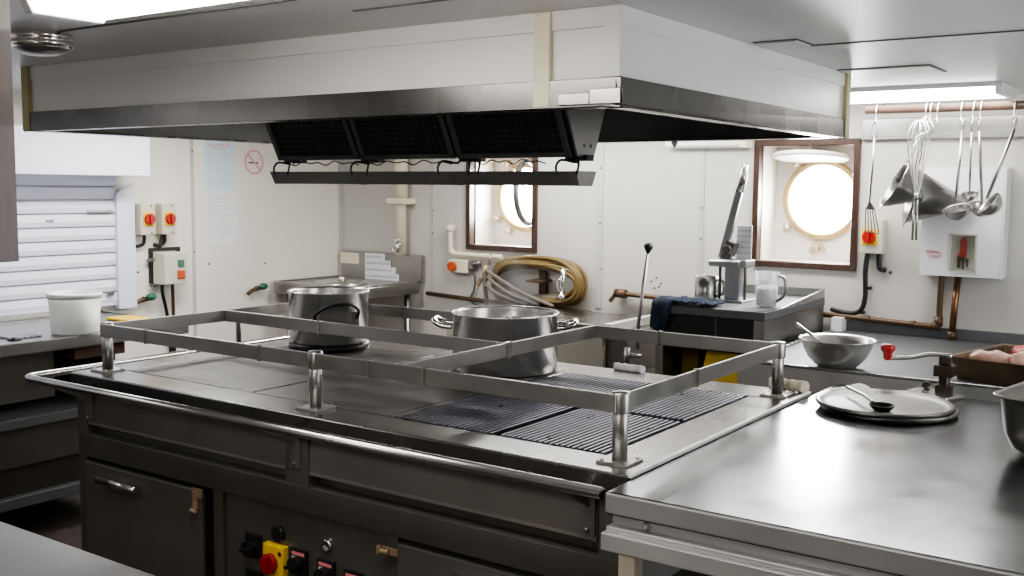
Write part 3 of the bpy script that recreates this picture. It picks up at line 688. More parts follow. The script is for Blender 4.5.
obj('pipe', MB().tube(smooth_path([(-4.15, YB, 1.345), (-4.15, YB - .028, 1.343), (-4.15, YB - .036, 1.32), (-4.145, YB - .036, 1.22), (-4.135, YB - .036, 1.185), (-4.10, YB - .036, 1.175), (-3.95, YB - .036, 1.172), (-3.74, YB - .036, 1.17)], 5), .017, 12), M['cream'], t)
obj('elbow', MB().ball((-4.15, YB - .035, 1.335), .028, 12, 8).ball((-4.137, YB - .036, 1.187), .024, 12, 8), M['cream'], t)
# isolator by the hose
t = thing('isolator_switch', (-4.06, YB, 1.06), 'small cream switch with an orange dial beside the coiled hose', 'switch')
obj('enclosure', B((-4.155, YB - .05, 1.055), (-4.0, YB, 1.14)), M['cream'], t, bevel=.006)
obj('rotary_knob', MB().cyl((-4.115, YB - .05, 1.095), (-4.115, YB - .075, 1.095), .031, 22).bar((-4.115, YB - .078, 1.07), (-4.115, YB - .078, 1.12), .012, .014, (1, 0, 0)), M['orange'], t, bevel=.002)
obj('lever', MB().cyl((-3.99, YB - .03, 1.12), (-3.91, YB - .06, 1.125), .012, 10).ball((-3.905, YB - .06, 1.125), .017, 10, 8).box((-4.0, YB - .045, 1.085), (-3.96, YB, 1.135)), M['st'], t)
obj('cable', MB().tube(smooth_path([(-3.985, YB - .03, 1.09), (-3.955, YB - .03, 1.03), (-3.965, YB - .025, .95), (-3.99, YB - .025, .90), (-3.96, YB - .025, .86), (-3.86, YB - .025, .855)], 5), .007, 8), M['seamd'], t)

# ------------------------------------------------------------------ coiled hose on the back wall
hs = thing('coiled_hose', (-3.46, YB - .08, .87), 'tan rubber hose coiled on the wall below the left porthole window', 'hose')
hcx, hcz = -3.46, 1.03
coil = MB(); coil2 = MB()
for k in range(11):
    a_ = .335 - .012 * (k % 4) - .006 * (k // 4); b_ = .150 - .016 * (k % 5)
    y = YB - .045 - .016 * (k % 4) - .004 * (k // 4)
    ox = random.uniform(-.012, .012); pts = []
    nn = 28
    for i in range(nn):
        t_ = 2 * PI * i / nn; c, s = math.cos(t_), math.sin(t_)
        sx = math.copysign(abs(c) ** .75, c); sz = math.copysign(abs(s) ** .8, s)
        sag = .012 * math.sin(3 * t_ + k)
        pts.append((hcx + ox + a_ * sx, y + .006 * math.sin(2 * t_ + k), hcz + b_ * sz * (1 if s > 0 else .9) + sag * (.4 if s > 0 else 1) - .03 * max(0, -c) * (1 if s < 0 else 0)))
    (coil2 if k % 5 == 4 else coil).tube(smooth_path(pts, 2, True), .0125, 8, closed=True)
obj('hose_coil', coil, M['hose'], hs)
obj('hose_coil', coil2, M['hoseg'], hs, label='paler loops of the hose')
dg = MB()
for (p0, p1, p2) in (((-3.80, 1.09), (-3.55, .98), (-3.30, .90)), ((-3.79, 1.05), (-3.62, .96), (-3.40, .905)), ((-3.80, 1.0), (-3.70, .95), (-3.5, .90))):
    dg.tube(smooth_path([(p0[0], YB - .12, p0[1]), (p1[0], YB - .13, p1[1]), (p2[0], YB - .12, p2[1])], 6), .0125, 8)
dg.tube(smooth_path([(-3.80, YB - .11, 1.10), (-3.81, YB - .12, 1.0), (-3.80, YB - .10, .84), (-3.80, YB - .08, .6)], 5), .0125, 8)
obj('crossing_loop', dg, M['hoseg'], hs)
obj('wall_bracket', MB().box((-3.47, YB - .03, .95), (-3.42, YB, 1.12)).box((-3.5, YB - .13, 1.035), (-3.39, YB, 1.05)), M['brownpipe'], hs, bevel=.003)
obj('nozzle', MB().cyl((-3.235, YB - .14, .97), (-3.225, YB - .14, 1.13), .016, 14).cyl((-3.235, YB - .14, .95), (-3.235, YB - .14, .98), .022, 14).tube(smooth_path([(-3.23, YB - .14, 1.08), (-3.26, YB - .15, 1.05), (-3.25, YB - .15, 1.0)], 4), .006, 8), M['chrome'], hs, label='chrome spray nozzle')
obj('hose_valve', MB().cyl((-3.83, YB - .09, 1.02), (-3.83, YB - .09, 1.12), .018, 12).bar((-3.86, YB - .09, 1.03), (-3.89, YB - .09, .99), .02, .022).cyl((-3.82, YB - .06, 1.12), (-3.82, YB - .04, 1.19), .008, 8), M['fit'], hs)

# ------------------------------------------------------------------ wall pipes low on the back wall
t = thing('wall_pipe', (-1.9, YB - .04, .96), 'brown pipe run low along the back wall, then up to the white box', 'pipe')
obj('pipe', MB().tube(smooth_path([(-2.93, YB - .04, 1.0), (-2.4, YB - .04, .985), (-1.7, YB - .04, .968), (-1.3, YB - .04, .955), (-1.185, YB - .04, .953), (-1.155, YB - .04, .975), (-1.153, YB - .04, 1.05), (-1.15, YB - .04, 1.21)], 6), .014, 10), M['brownpipe'], t)
obj('joint', MB().cyl((-1.155, YB - .04, .955), (-1.155, YB - .04, 1.0), .021, 12).ball((-1.165, YB - .04, .955), .024, 12, 8), M['brownpipe'], t)
obj('joint', MB().cyl((-1.5, YB - .04, .963), (-1.48, YB - .04, .963), .018, 12), M['brownpipe'], t)
obj('joint', MB().cyl((-1.28, YB - .04, .955), (-1.26, YB - .04, .955), .018, 12), M['brownpipe'], t)
obj('end_valve', MB().cyl((-2.93, YB - .04, 1.0), (-2.86, YB - .04, .998), .026, 12).bar((-2.96, YB - .05, .95), (-2.92, YB - .05, 1.0), .015, .02), M['brownpipe'], t)
t = thing('wall_pipe', (-1.09, YB - .03, .90), 'bright copper pipe dropping from the white box to the counter', 'pipe')
obj('pipe', MB().tube([(-1.075, YB - .04, 1.21), (-1.085, YB - .045, 1.05), (-1.09, YB - .05, .90)], .0155, 12), M['copper'], t)
obj('joint', MB().cyl((-1.09, YB - .05, .90), (-1.09, YB - .05, .935), .021, 12), M['brownpipe'], t)
t = tag(obj('wall_pipe', MB().tube([(-4.35, YB - .03, .905), (-3.85, YB - .03, .885), (-3.1, YB - .03, .87)], .014, 10), M['brownpipe']), 'dark brown pipe low on the wall right of the corner table', 'pipe')

# ------------------------------------------------------------------ tilting pan
tpn = thing('tilting_pan', (-3.1, 4.9, 0), 'low steel tilting pan with flat lid and tall lever behind the range', 'cooker')
obj('lid', MB().box((-3.72, 4.64, .872), (-2.645, 5.12, .90)), M['top'], tpn, bevel=.006)
pb = MB().prism([(-3.70, 4.66, .868), (-3.70, 4.655, .56), (-3.70, 4.70, .47), (-3.70, 4.80, .42), (-3.70, 5.04, .42), (-3.70, 5.10, .50), (-3.70, 5.10, .868)], (1.03, 0, 0))
obj('pan_body', pb, M['beige'], tpn, bevel=.004)
ee = MB().prism([(-2.67, 4.70, .86), (-2.67, 4.69, .62), (-2.67, 4.75, .52), (-2.67, 5.05, .52), (-2.67, 5.10, .86)], (.12, 0, 0))
obj('trunnion_housing', ee, M['front2'], tpn, bevel=.02)
for x in (-3.66, -2.72):
    for y in (4.75, 5.1): obj('leg', MB().cyl((x, y, 0), (x, y, .44), .025, 12), M['st'], tpn)
lv = obj('lever', MB().tube([(-2.445, 4.63, .80), (-2.44, 4.62, .92), (-2.385, 4.60, 1.305)], .0095, 10).bar((-2.56, 4.63, .845), (-2.43, 4.63, .845), .02, .02), M['st'], tpn)
obj('knob', MB().lathe([(1e-4, .034), (.014, .032), (.024, .018), (.022, .004), (.012, -.01), (.010, -.02)], (-2.382, 4.599, 1.305), (.13, -.04, 1), 20), M['black'], lv, label='black lever knob')
obj('clip', MB().cyl((-2.52, 4.63, .76), (-2.42, 4.63, .76), .012, 10).cyl((-2.50, 4.62, .70), (-2.50, 4.62, .80), .016, 10), M['st'], tpn)
obj('drain_tray', B((-2.66, 4.66, .62), (-2.26, 5.10, .64)), M['front'], tpn, bevel=.004)
obj('side_rail', B((-2.648, 4.64, .862), (-2.61, 5.14, .908)), M['rimw'], tpn, bevel=.004)

# ------------------------------------------------------------------ bench unit with dark panel
UX0, UX1, UY0, UY1, UZ = -2.235, -1.70, 4.41, 5.22, 1.06
bu = thing('bench_unit', (-1.96, 4.8, 0), 'steel bench unit with a black front panel standing between the pan and counter', 'cabinet')
u = MB()
u.box((UX1 - .02, UY0, .0), (UX1, UY1, UZ)).box((UX0, UY0, 0), (UX0 + .02, UY1, UZ)).box((UX0, UY1 - .02, 0), (UX1, UY1, UZ))
u.box((UX0, UY0, 0), (UX0 + .04, UY0 + .03, UZ)).box((UX1 - .05, UY0, 0), (UX1, UY0 + .03, UZ))
obj('carcass', u, M['st'], bu, bevel=.003)
obj('bench_top', MB().box((UX0 - .005, UY0 - .01, 1.02), (UX1 + .005, UY1, UZ)), M['ctr'], bu, bevel=.005)
obj('upstand', MB().box((UX0, UY1 - .012, UZ), (UX1, UY1, UZ + .045)).prism([(UX1 - .006, UY0 + .2, UZ), (UX1 - .006, UY1, UZ), (UX1 - .006, UY1, UZ + .045)], (.008, 0, 0)), M['st'], bu, bevel=.002)
obj('front_panel', MB().box((UX0 + .04, UY0 + .004, .86), (UX1 - .05, UY0 + .02, 1.018)), M['black'], bu, bevel=.002, label='black glossy front panel')
obj('panel_divider', B((-1.935, UY0, .862), (-1.929, UY0 + .006, 1.016)), M['front'], bu)
obj('inner_panel', B((UX0 + .02, 5.0, .0), (UX1 - .02, 5.02, .86)), M['dark'], bu)
obj('bottom_shelf', B((UX0 + .02, UY0 + .02, .45), (UX1 - .02, 5.0, .47)), M['front'], bu)
tag(obj('yellow_board', MB().prism([(-2.075, 4.46, .47), (-1.76, 4.46, .47), (-1.76, 4.50, .862), (-2.01, 4.50, .862)], (0, .014, 0)), M['ybright'], bevel=.004), 'bright yellow board leaning inside the open bench unit', 'board')
tag(obj('plastic_crate', MB().prism([(-2.19, 4.60, .47), (-2.10, 4.60, .47), (-2.10, 4.60, .84), (-2.19, 4.60, .84)], (0, .1, 0)), M['ydark'], bevel=.006), 'yellow plastic block in shadow inside the bench unit', 'crate')
# steel mug
def mug(c, r, h, name, label, cat, m):
    t = thing(name, c, label, cat)
    obj('body', MB().lathe([(1e-4, .003), (r * .97, 0), (r, .006), (r, h), (r * .97, h + .001), (r * .95, h - .002), (r * .94, .006), (1e-4, .006)], c, seg=36), m, t)
    return t
t = mug((-2.13, 4.74, UZ), .058, .118, 'steel_mug', 'steel mug with a side handle on the bench unit beside the blue cloth', 'mug', M['stb'])
obj('handle', MB().tube(smooth_path([(-2.075, 4.74, UZ + .10), (-2.045, 4.735, UZ + .098), (-2.032, 4.73, UZ + .07), (-2.04, 4.735, UZ + .035), (-2.074, 4.74, UZ + .02)], 5), .007, 10), M['stb'], t)
# measuring jug with powder
jc = (-1.775, 4.62, UZ)
t = thing('measuring_jug', jc, 'clear plastic jug half full of white powder on the bench unit corner', 'jug')
obj('body', MB().lathe([(1e-4, .003), (.046, 0), (.049, .006), (.055, .165), (.053, .165), (.047, .008), (1e-4, .006)], jc, seg=36), M['clearpl'], t)
obj('powder', MB().lathe([(1e-4, .008), (.0455, .009), (.050, .085), (.04, .098), (.02, .104), (1e-4, .103)], jc, seg=32), M['powder'], t)
obj('handle', MB().tube(smooth_path([(jc[0] + .05, jc[1], UZ + .145), (jc[0] + .082, jc[1] - .004, UZ + .14), (jc[0] + .092, jc[1] - .006, UZ + .10), (jc[0] + .082, jc[1] - .004, UZ + .055), (jc[0] + .049, jc[1], UZ + .03)], 5), .008, 10), M['st'], t)
tag(obj('powder_scoop', MB().ball((jc[0] - .01, jc[1], UZ + .118), .028, 14, 8, sc=(1, .8, .6)).cyl((jc[0], jc[1], UZ + .125), (jc[0] + .03, jc[1], UZ + .16), .006, 8), M['ink']), 'grey blue scoop lying on the powder in the clear jug', 'scoop')
# blue cloth draped over the corner
cloth = MB(); nu, nv = 22, 16; vs = []
def cpt(s, t_):
    # s runs along the bench front edge, t_ from top back to hanging end
    x = UX0 - .012 + s * .30
    fold = .012 * math.sin(s * 19) + .007 * math.sin(s * 41 + t_ * 5)
    L_ = .34 if s < .33 else .13 - .03 * s
    d = t_ * (.16 + (L_ - .16 if s < .33 else 0))
    top = .14 + .02 * math.sin(s * 7)
    dd = t_ * (top + (.115 + .02 * math.sin(s * 13) if s < .30 else .0))
    if dd <= top: return (x, UY0 - .016 + (top - dd), UZ + .010 + .012 * math.sin(s * 23 + t_ * 9) ** 2 + (.018 if s < .9 else 0) * math.sin(t_ * 3.0) * abs(math.sin(s * 11)))
    return (x + fold * .5, UY0 - .022 - abs(fold), UZ + .008 - (dd - top))
for i in range(nu + 1):
    for j in range(nv + 1): vs.append(cpt(i / nu, j / nv))
cloth.add(vs, [(i * (nv + 1) + j, (i + 1) * (nv + 1) + j, (i + 1) * (nv + 1) + j + 1, i * (nv + 1) + j + 1) for i in range(nu) for j in range(nv)], True)
tag(obj('tea_towel', cloth, M['blue'], solid=.008), 'dark blue cloth draped over the bench unit corner', 'towel')
# potato chip press
pc = Vector((-1.998, 4.76, UZ))
t = thing('chip_press', pc, 'grey hand chip press with a long raised lever on the bench unit', 'press')
def pp(x, y, z): return (pc.x + x, pc.y + y, pc.z + z)
obj('base', MB().box(pp(-.085, -.09, 0), pp(.085, .09, .012)), M['press'], t, bevel=.004)
obj('column', MB().box(pp(-.03, -.045, .012), pp(.048, .045, .20)), M['press'], t, bevel=.006)
for x in (-.058, .072): obj('guide_rod', MB().cyl(pp(x, -.03, .012), pp(x, -.03, .21), .0075, 10), M['front'], t)
obj('head', MB().box(pp(-.10, -.06, .168), pp(.085, .06, .205)).cyl(pp(-.10, -.065, .187), pp(.06, -.065, .187), .018, 14), M['press'], t, bevel=.005)
obj('knife_plate', MB().box(pp(.0, .02, .205), pp(.078, .03, .37)), M['plate'], t, bevel=.003, label='pale drilled backing plate')
hol = MB()
for i in range(4):
    for j in range(5): hol.cyl(pp(.012 + .018 * i, .0198, .235 + .027 * j), pp(.012 + .018 * i, .0192, .235 + .027 * j), .0035, 8)
obj('drill_hole', hol, M['seamd'], t); 
obj('pivot', MB().bar(pp(-.035, -.01, .20), pp(-.005, -.01, .29), .05, .06, (0, 1, 0)).cyl(pp(-.022, -.05, .25), pp(-.022, .03, .25), .024, 14), M['front'], t, bevel=.004)
lm = MB().bar(pp(-.055, -.02, .21), pp(.030, -.02, .55), .036, .026, (0, 1, 0))
lv = obj('lever', lm, M['press'], t, bevel=.004)
obj('grip', MB().cyl(pp(.027, -.02, .53), pp(.056, -.02, .66), .019, 16), M['stb'], lv)
# ------------------------------------------------------------------ back counter at the right
bc = thing('back_counter', (-.4, 4.66, 0), 'long steel counter under the right porthole and white box', 'counter')
obj('counter_top', MB().box((-1.66, 4.03, .855), (1.2, 5.28, .893)), M['ctr'], bc, bevel=.005)
obj('raised_edge', MB().box((-1.66, 4.03, .893), (1.2, 4.05, .903)).box((-1.66, 4.03, .893), (-1.642, 5.28, .903)), M['stb'], bc, bevel=.003)
obj('splash_panel', MB().box((-1.66, 5.278, .893), (1.2, 5.298, .945)), M['ctr'], bc, bevel=.002)
obj('front_skirt', MB().box((-1.66, 4.05, .74), (1.2, 4.07, .856)), M['edge'], bc)
obj('front_edge', B((-1.66, 4.026, .80), (1.2, 4.034, .892)), M['edge'], bc)
obj('cabinet', B((-1.64, 4.09, 0), (1.15, 5.2, .855)), M['cab'], bc)
# sunk wet area
tag(obj('cable_cover', MB().box((-1.655, 5.20, .893), (-1.60, 5.277, .965)), M['white'], bevel=.004), 'small white box at the back corner of the right counter', 'box')
# mixing bowl and spoon
bcx, bcy, bz = -1.29, 4.145, .893
t = thing('mixing_bowl', (bcx, bcy, bz), 'wide steel mixing bowl on the right counter with a spoon in it', 'bowl')
obj('bowl', MB().lathe([(1e-4, .002), (.062, 0), (.085, .012), (.112, .04), (.13, .075), (.139, .108), (.153, .114), (.153, .117), (.138, .113), (.128, .077), (.110, .043), (.083, .015), (1e-4, .006)], (bcx, bcy, bz), seg=56), M['pot'], t)
tag(obj('spoon', MB().tube([(bcx + .02, bcy + .02, bz + .03), (bcx - .06, bcy - .02, bz + .10), (bcx - .165, bcy - .02, bz + .165)], [.006, .006, .008], 8).ball((bcx + .03, bcy + .02, bz + .022), .026, 12, 8, sc=(1.3, .8, .4)), M['stb']), 'steel spoon leaning out of the mixing bowl', 'spoon')
# can opener clamped on the table edge
cx0, cy0 = -.80, 3.775
t = thing('can_opener', (cx0, cy0, .893), 'bench can opener with a red crank knob clamped to the table back edge', 'can opener')
obj('base_plate', MB().prism([(cx0 - .13, cy0 - .06, .893), (cx0 + .03, cy0 - .10, .893), (cx0 + .07, cy0 + .0, .893), (cx0 - .03, cy0 + .06, .893), (cx0 - .10, cy0 + .06, .893)], (0, 0, .014)), M['stb'], t, bevel=.004)
obj('column', MB().box((cx0 - .026, cy0 - .022, .9), (cx0 + .026, cy0 + .022, .935)).cyl((cx0, cy0, .905), (cx0, cy0, .985), .019, 14).box((cx0 - .032, cy0 - .03, .965), (cx0 + .032, cy0 + .03, 1.005)).box((cx0 - .018, cy0 - .018, 1.005), (cx0 + .018, cy0 + .018, 1.035)), M['opn'], t, bevel=.004)
obj('clamp_screw', MB().cyl((cx0 - .07, cy0 + .03, .92), (cx0 - .07, cy0 + .07, .92), .011, 10), M['black'], t)
cr = obj('crank_arm', MB().tube(smooth_path([(cx0 + .02, cy0, 1.037), (cx0 - .05, cy0 - .01, 1.038), (cx0 - .11, cy0 - .02, 1.022), (cx0 - .17, cy0 - .03, 1.016), (cx0 - .19, cy0 - .035, 1.012)], 5), .0075, 10), M['stb'], t)
obj('crank_knob', MB().lathe([(.010, 0), (.014, .005), (.015, .025), (.024, .036), (.025, .048), (.018, .055), (1e-4, .057)], (cx0 - .185, cy0 - .035, 1.008), seg=24), M['red'], cr, label='red crank knob')
# roasting tin with meat
ta = math.radians(-13.5); tc = Vector((-.515, 4.31, .893))
TR = Matrix.Translation(tc) @ Matrix.Rotation(ta, 4, 'Z')
def tr(x, y, z): return TR @ Vector((x, y, z))
w_, d_, h_ = .30, .235, .085
t = thing('roasting_tin', tc, 'worn brown roasting tin holding raw meat on the right counter', 'tin')
m = MB()
def ringp(ix, z): return [tr(-w_ + ix, -d_ + ix, z), tr(w_ - ix, -d_ + ix, z), tr(w_ - ix, d_ - ix, z), tr(-w_ + ix, d_ - ix, z)]
rgs = [ringp(.02, 0), ringp(0, h_), ringp(-.014, h_ + .003), ringp(-.014, h_ + .006), ringp(.004, h_ + .003), ringp(.024, .006)]
vs = [q for r_ in rgs for q in r_]; fs = []
for i in range(len(rgs) - 1):
    for k in range(4): fs.append((i * 4 + k, i * 4 + (k + 1) % 4, (i + 1) * 4 + (k + 1) % 4, (i + 1) * 4 + k))
fs += [(0, 3, 2, 1), (20, 21, 22, 23)]
m.add(vs, fs); obj('tin_body', m, M['traym'], t, bevel=.004)
for i, (x, y, z, L_, r_, az, mm, lab) in enumerate((
    (-.115, -.06, .058, .085, .030, .25, 'meat', 'long pale sausage-shaped meat piece at the left end of the roasting tin'),
    (-.005, -.05, .062, .052, .034, 1.2, 'meat', 'pale rounded meat piece right of the long piece in the roasting tin'),
    (.085, -.05, .062, .055, .036, -.5, 'meat', 'pale meat piece by the photo right edge in the roasting tin'),
    (-.02, .10, .066, .09, .044, .1, 'meatr', 'dark red meat piece at the back of the roasting tin'),
    (.14, .10, .066, .075, .046, .9, 'meatr', 'red meat piece in the back right of the roasting tin'))):
    q = MB().ball((0, 0, 0), 1, 20, 14)
    T = TR @ Matrix.Translation((x - .095, y - .02, z + .018)) @ Matrix.Rotation(az, 4, 'Z')
    vs = [T @ Vector((p_.x * L_ * (1 + .1 * math.sin(5 * p_.y)), p_.y * r_ * (1 + .2 * math.sin(3 * p_.x + i)), p_.z * r_ * .95 + .004 * math.sin(9 * p_.x + i))) for p_ in q.v]
    tag(obj('meat_piece', MB().add(vs, q.f, True), M[mm]), lab, 'meat', 'raw meat in the roasting tin')
# ------------------------------------------------------------------ things on the steel table
lcx, lcy = -.905, 3.415; LZ = .893
def lid(dx, dy, z, label, nm='pan_lid'):
    c = (lcx + dx, lcy + dy, z)
    o = obj(nm, MB().lathe([(1e-4, .008), (.10, .009), (.178, .008), (.194, .012), (.208, .020), (.214, .016), (.214, .010), (.206, .0), (.17, .002), (1e-4, .004)], c, seg=64), M['lidm'])
    return tag(o, label, 'lid', 'stacked lids on the table')
lid(.010, .008, LZ, 'lower of two round steel lids stacked on the table, its rim showing at the right')
lid(0, 0, LZ + .0125, 'upper of two round steel lids stacked on the table, with a ladle on it')
lz = LZ + .0125 + .0095
bo = Vector((-.880, 3.30, lz))
t = thing('ladle', bo, 'dark bowled ladle lying on the round lids on the table', 'ladle')
obj('bowl', MB().lathe([(1e-4, .0), (.025, .002), (.036, .012), (.040, .02), (.038, .02), (.034, .013), (.023, .0045), (1e-4, .003)], bo, seg=28), M['burnt'], t, label='dark stained ladle bowl')
obj('handle', MB().tube(smooth_path([tuple(bo + Vector((-.032, .02, .018))), tuple(bo + Vector((-.07, .07, .026))), tuple(bo + Vector((-.12, .14, .024))), tuple(bo + Vector((-.175, .215, .022)))], 5), .006, 8), M['st'], t)
# crumpled white cloth/paper behind lid
wc = MB(); nn = 14; vs = []
for i in range(nn + 1):
    for j in range(nn + 1):
        s, q = i / nn, j / nn
        vs.append((-1.14 + .19 * s, 3.525 + .19 * q - .02 * s, LZ + .002 + .034 * (math.sin(PI * s) * math.sin(PI * q)) ** .5 * (.8 + .3 * math.sin(9 * s + 5 * q))))
wc.add(vs, [(i * (nn + 1) + j, (i + 1) * (nn + 1) + j, (i + 1) * (nn + 1) + j + 1, i * (nn + 1) + j + 1) for i in range(nn) for j in range(nn)], True)
tag(obj('paper_towel', wc, M['clothw'], solid=.003), 'crumpled white cloth tucked behind the round lids', 'cloth')
# deep rectangular pan at the right edge
dpa = math.radians(-10); dp = Vector((-.22, 3.16, LZ)); DT = Matrix.Translation(dp) @ Matrix.Rotation(dpa, 4, 'Z')
def rrect(wx, wy, r, z, n=6):
    out = []
    for cx_, cy_, a0 in ((wx - r, wy - r, 0), (-wx + r, wy - r, PI / 2), (-wx + r, -wy + r, PI), (wx - r, -wy + r, 3 * PI / 2)):
        for k in range(n + 1):
            a = a0 + PI / 2 * k / n; out.append(DT @ Vector((cx_ + r * math.cos(a), cy_ + r * math.sin(a), z)))
    return out
rr = [rrect(.20, .145, .05, 0), rrect(.235, .175, .06, .018), rrect(.25, .19, .06, .06), rrect(.262, .20, .06, .155), rrect(.277, .214, .068, .160), rrect(.277, .214, .068, .164), rrect(.259, .197, .06, .160), rrect(.246, .186, .06, .06), rrect(.232, .172, .06, .022), rrect(.197, .142, .05, .005)]
n = len(rr[0]); vs = [q for r_ in rr for q in r_]; fs = []
for i in range(len(rr) - 1):
    for k in range(n): fs.append((i * n + k, i * n + (k + 1) % n, (i + 1) * n + (k + 1) % n, (i + 1) * n + k))
fs += [list(range(n))[::-1], [(len(rr) - 1) * n + k for k in range(n)]]
tag(obj('deep_pan', MB().add(vs, fs, True), M['front2']), 'deep grey steel pan with a flared rim at the right photo edge', 'pan')
# rolled cloths lying behind the range
def roll(x0_, x1_, y, z, r_, label, m1):
    pts = [(x0_ + (x1_ - x0_) * i / 8, y + .004 * math.sin(i * 2.1), z + r_) for i in range(9)]
    t = tag(obj('rolled_cloth', MB().tube(pts, [r_ * (1 + .12 * math.sin(i * 2.7)) for i in range(9)], 14), m1), label, 'cloth', 'rolled cloths on the range back edge')
roll(-1.955, -1.83, 3.512, .9, .014, 'pale rolled cloth on the range back edge below the steel bench', M['clothw'])
roll(-1.325, -1.195, 3.505, .9, .021, 'cream rolled cloth lying behind the far right rail post', M['cloth'])

# ------------------------------------------------------------------ stock pots
def pot(cx_, cy_, z, r_, h, label, m='pot'):
    t = thing('stock_pot', (cx_, cy_, z), label, 'pot')
    obj('pot_body', MB().lathe([(1e-4, .0), (r_ * .96, .0), (r_, .006), (r_, h - .008), (r_ + .006, h - .004), (r_ + .006, h), (r_ - .002, h), (r_ - .004, h - .01), (r_ - .004, .01), (1e-4, .008)], (cx_, cy_, z), seg=72), M[m], t)
    return t
P1 = (-3.22, 3.235, .930)
t = pot(*P1, .170, .222, 'tall steel pot with a black wire handle on the left hot plate')
d = Vector((.82, -.57, 0)).normalized(); s_ = Vector((-d.y, d.x, 0))
c_ = Vector(P1) + d * .172
hp = [c_ + Vector((0, 0, .11)) - s_ * .085, c_ + d * .01 + Vector((0, 0, .135)) - s_ * .09, c_ + d * .045 + Vector((0, 0, .17)) - s_ * .05, c_ + d * .055 + Vector((0, 0, .182)), c_ + d * .05 + Vector((0, 0, .178)) + s_ * .055, c_ + d * .02 + Vector((0, 0, .15)) + s_ * .09, c_ + Vector((0, 0, .115)) + s_ * .085]
obj('wire_handle', MB().tube(smooth_path(hp, 5), .0065, 8), M['black'], t)
for sg in (-1, 1): obj('handle_plate', MB().bar(c_ + Vector((0, 0, .08)) + s_ * .085 * sg - d * .02, c_ + Vector((0, 0, .14)) + s_ * .085 * sg - d * .02, .03, .008, d), M['st'], t)
tag(obj('burner_ring', MB().lathe([(.10, .0), (.172, 0), (.174, .008), (.172, .027), (.12, .028), (.10, .02), (.10, 0)], (P1[0], P1[1], .902), seg=56), M['burnt']), 'dark burnt ring under the tall left pot', 'ring')
P2 = (-2.295, 3.255, .903)
t = pot(*P2, .202, .222, 'wide steel stock pot with two loop handles near the middle of the range')
for sg in (-1, 1):
    d = Vector((sg * .845, sg * .535 , 0)).normalized(); s_ = Vector((-d.y, d.x, 0)); c_ = Vector(P2) + d * .200 + Vector((0, 0, .168))
    hp = [c_ - s_ * .06, c_ - s_ * .06 + d * .04 + Vector((0, 0, .004)), c_ - s_ * .05 + d * .068 + Vector((0, 0, .018)), c_ + d * .074 + Vector((0, 0, .022)), c_ + s_ * .05 + d * .068 + Vector((0, 0, .018)), c_ + s_ * .06 + d * .04 + Vector((0, 0, .004)), c_ + s_ * .06]
    obj('loop_handle', MB().tube(smooth_path(hp, 5), .0105, 10), M['chrome'], t)

# steam over the wide pot
sv = bpy.data.materials.new('pot_steam'); sv.use_nodes = True
N = sv.node_tree.nodes; Lk = sv.node_tree.links; N.clear()
o_ = N.new('ShaderNodeOutputMaterial'); vsn = N.new('ShaderNodeVolumePrincipled'); tc_ = N.new('ShaderNodeTexCoord'); mpn = N.new('ShaderNodeMapping'); nz = N.new('ShaderNodeTexNoise'); mr = N.new('ShaderNodeMapRange')
mpn.inputs['Scale'].default_value = (1, 1, .5); nz.inputs['Scale'].default_value = 9; nz.inputs['Detail'].default_value = 3
mr.inputs['From Min'].default_value = .48; mr.inputs['From Max'].default_value = .75; mr.inputs['To Min'].default_value = 0; mr.inputs['To Max'].default_value = 5.0
vsn.inputs['Color'].default_value = (.95, .95, .95, 1)
Lk.new(tc_.outputs['Object'], mpn.inputs['Vector']); Lk.new(mpn.outputs['Vector'], nz.inputs['Vector']); Lk.new(nz.outputs['Fac'], mr.inputs['Value']); Lk.new(mr.outputs['Result'], vsn.inputs['Density']); Lk.new(vsn.outputs[0], o_.inputs['Volume'])
st_ = obj('steam', MB().lathe([(1e-4, 0), (.14, .01), (.15, .06), (.13, .16), (.08, .24), (1e-4, .27)], (P2[0] - .02, P2[1], 1.112), seg=24), sv)
tag(st_, 'thin white steam rising from the wide stock pot', 'steam', kind='stuff')

# ------------------------------------------------------------------ right wall area: isolator, white box, hook rail, utensils
t = thing('isolator_switch', (-1.50, YB, 1.29), 'grey isolator with a red dial on the back wall right of the porthole', 'switch')
obj('enclosure', B((-1.535, YB - .075, 1.292), (-1.425, YB, 1.462)), M['grey'], t, bevel=.006)
p_ = obj('dial_plate', B((-1.528, YB - .079, 1.335), (-1.448, YB - .075, 1.415)), M['yellow'], t, bevel=.002)
obj('rotary_knob', MB().cyl((-1.488, YB - .079, 1.375), (-1.488, YB - .098, 1.375), .032, 24).bar((-1.488, YB - .102, 1.348), (-1.488, YB - .102, 1.402), .015, .012, (1, 0, 0)), M['red'], p_, bevel=.002)
obj('cable', MB().tube(smooth_path([(-1.505, YB - .035, 1.30), (-1.513, YB - .035, 1.2), (-1.51, YB - .03, 1.08), (-1.525, YB - .03, 1.01), (-1.57, YB - .03, .985), (-1.64, YB - .03, .99), (-1.68, YB - .03, 1.0)], 6), .0125, 10), M['black'], t)
obj('conduit', MB().tube(smooth_path([(-1.45, YB - .035, 1.295), (-1.448, YB - .035, 1.24), (-1.44, YB - .03, 1.215), (-1.425, YB - .01, 1.21)], 5), .013, 10), M['black'], t)
obj('cable_clip', MB().box((-1.50, YB - .045, 1.11), (-1.485, YB, 1.125)).box((-1.53, YB - .04, .985), (-1.515, YB, 1.0)).box((-1.63, YB - .045, .975), (-1.62, YB, .99)), M['black'], t)
wbx = thing('wall_box', (-1.055, YB, 1.205), 'white enamel wall box with a small clear window and red lever, behind the ladles', 'box')
WX0, WX1, WY, WZ0, WZ1 = -1.235, -.885, YB - .12, 1.205, 1.715
cs = MB()
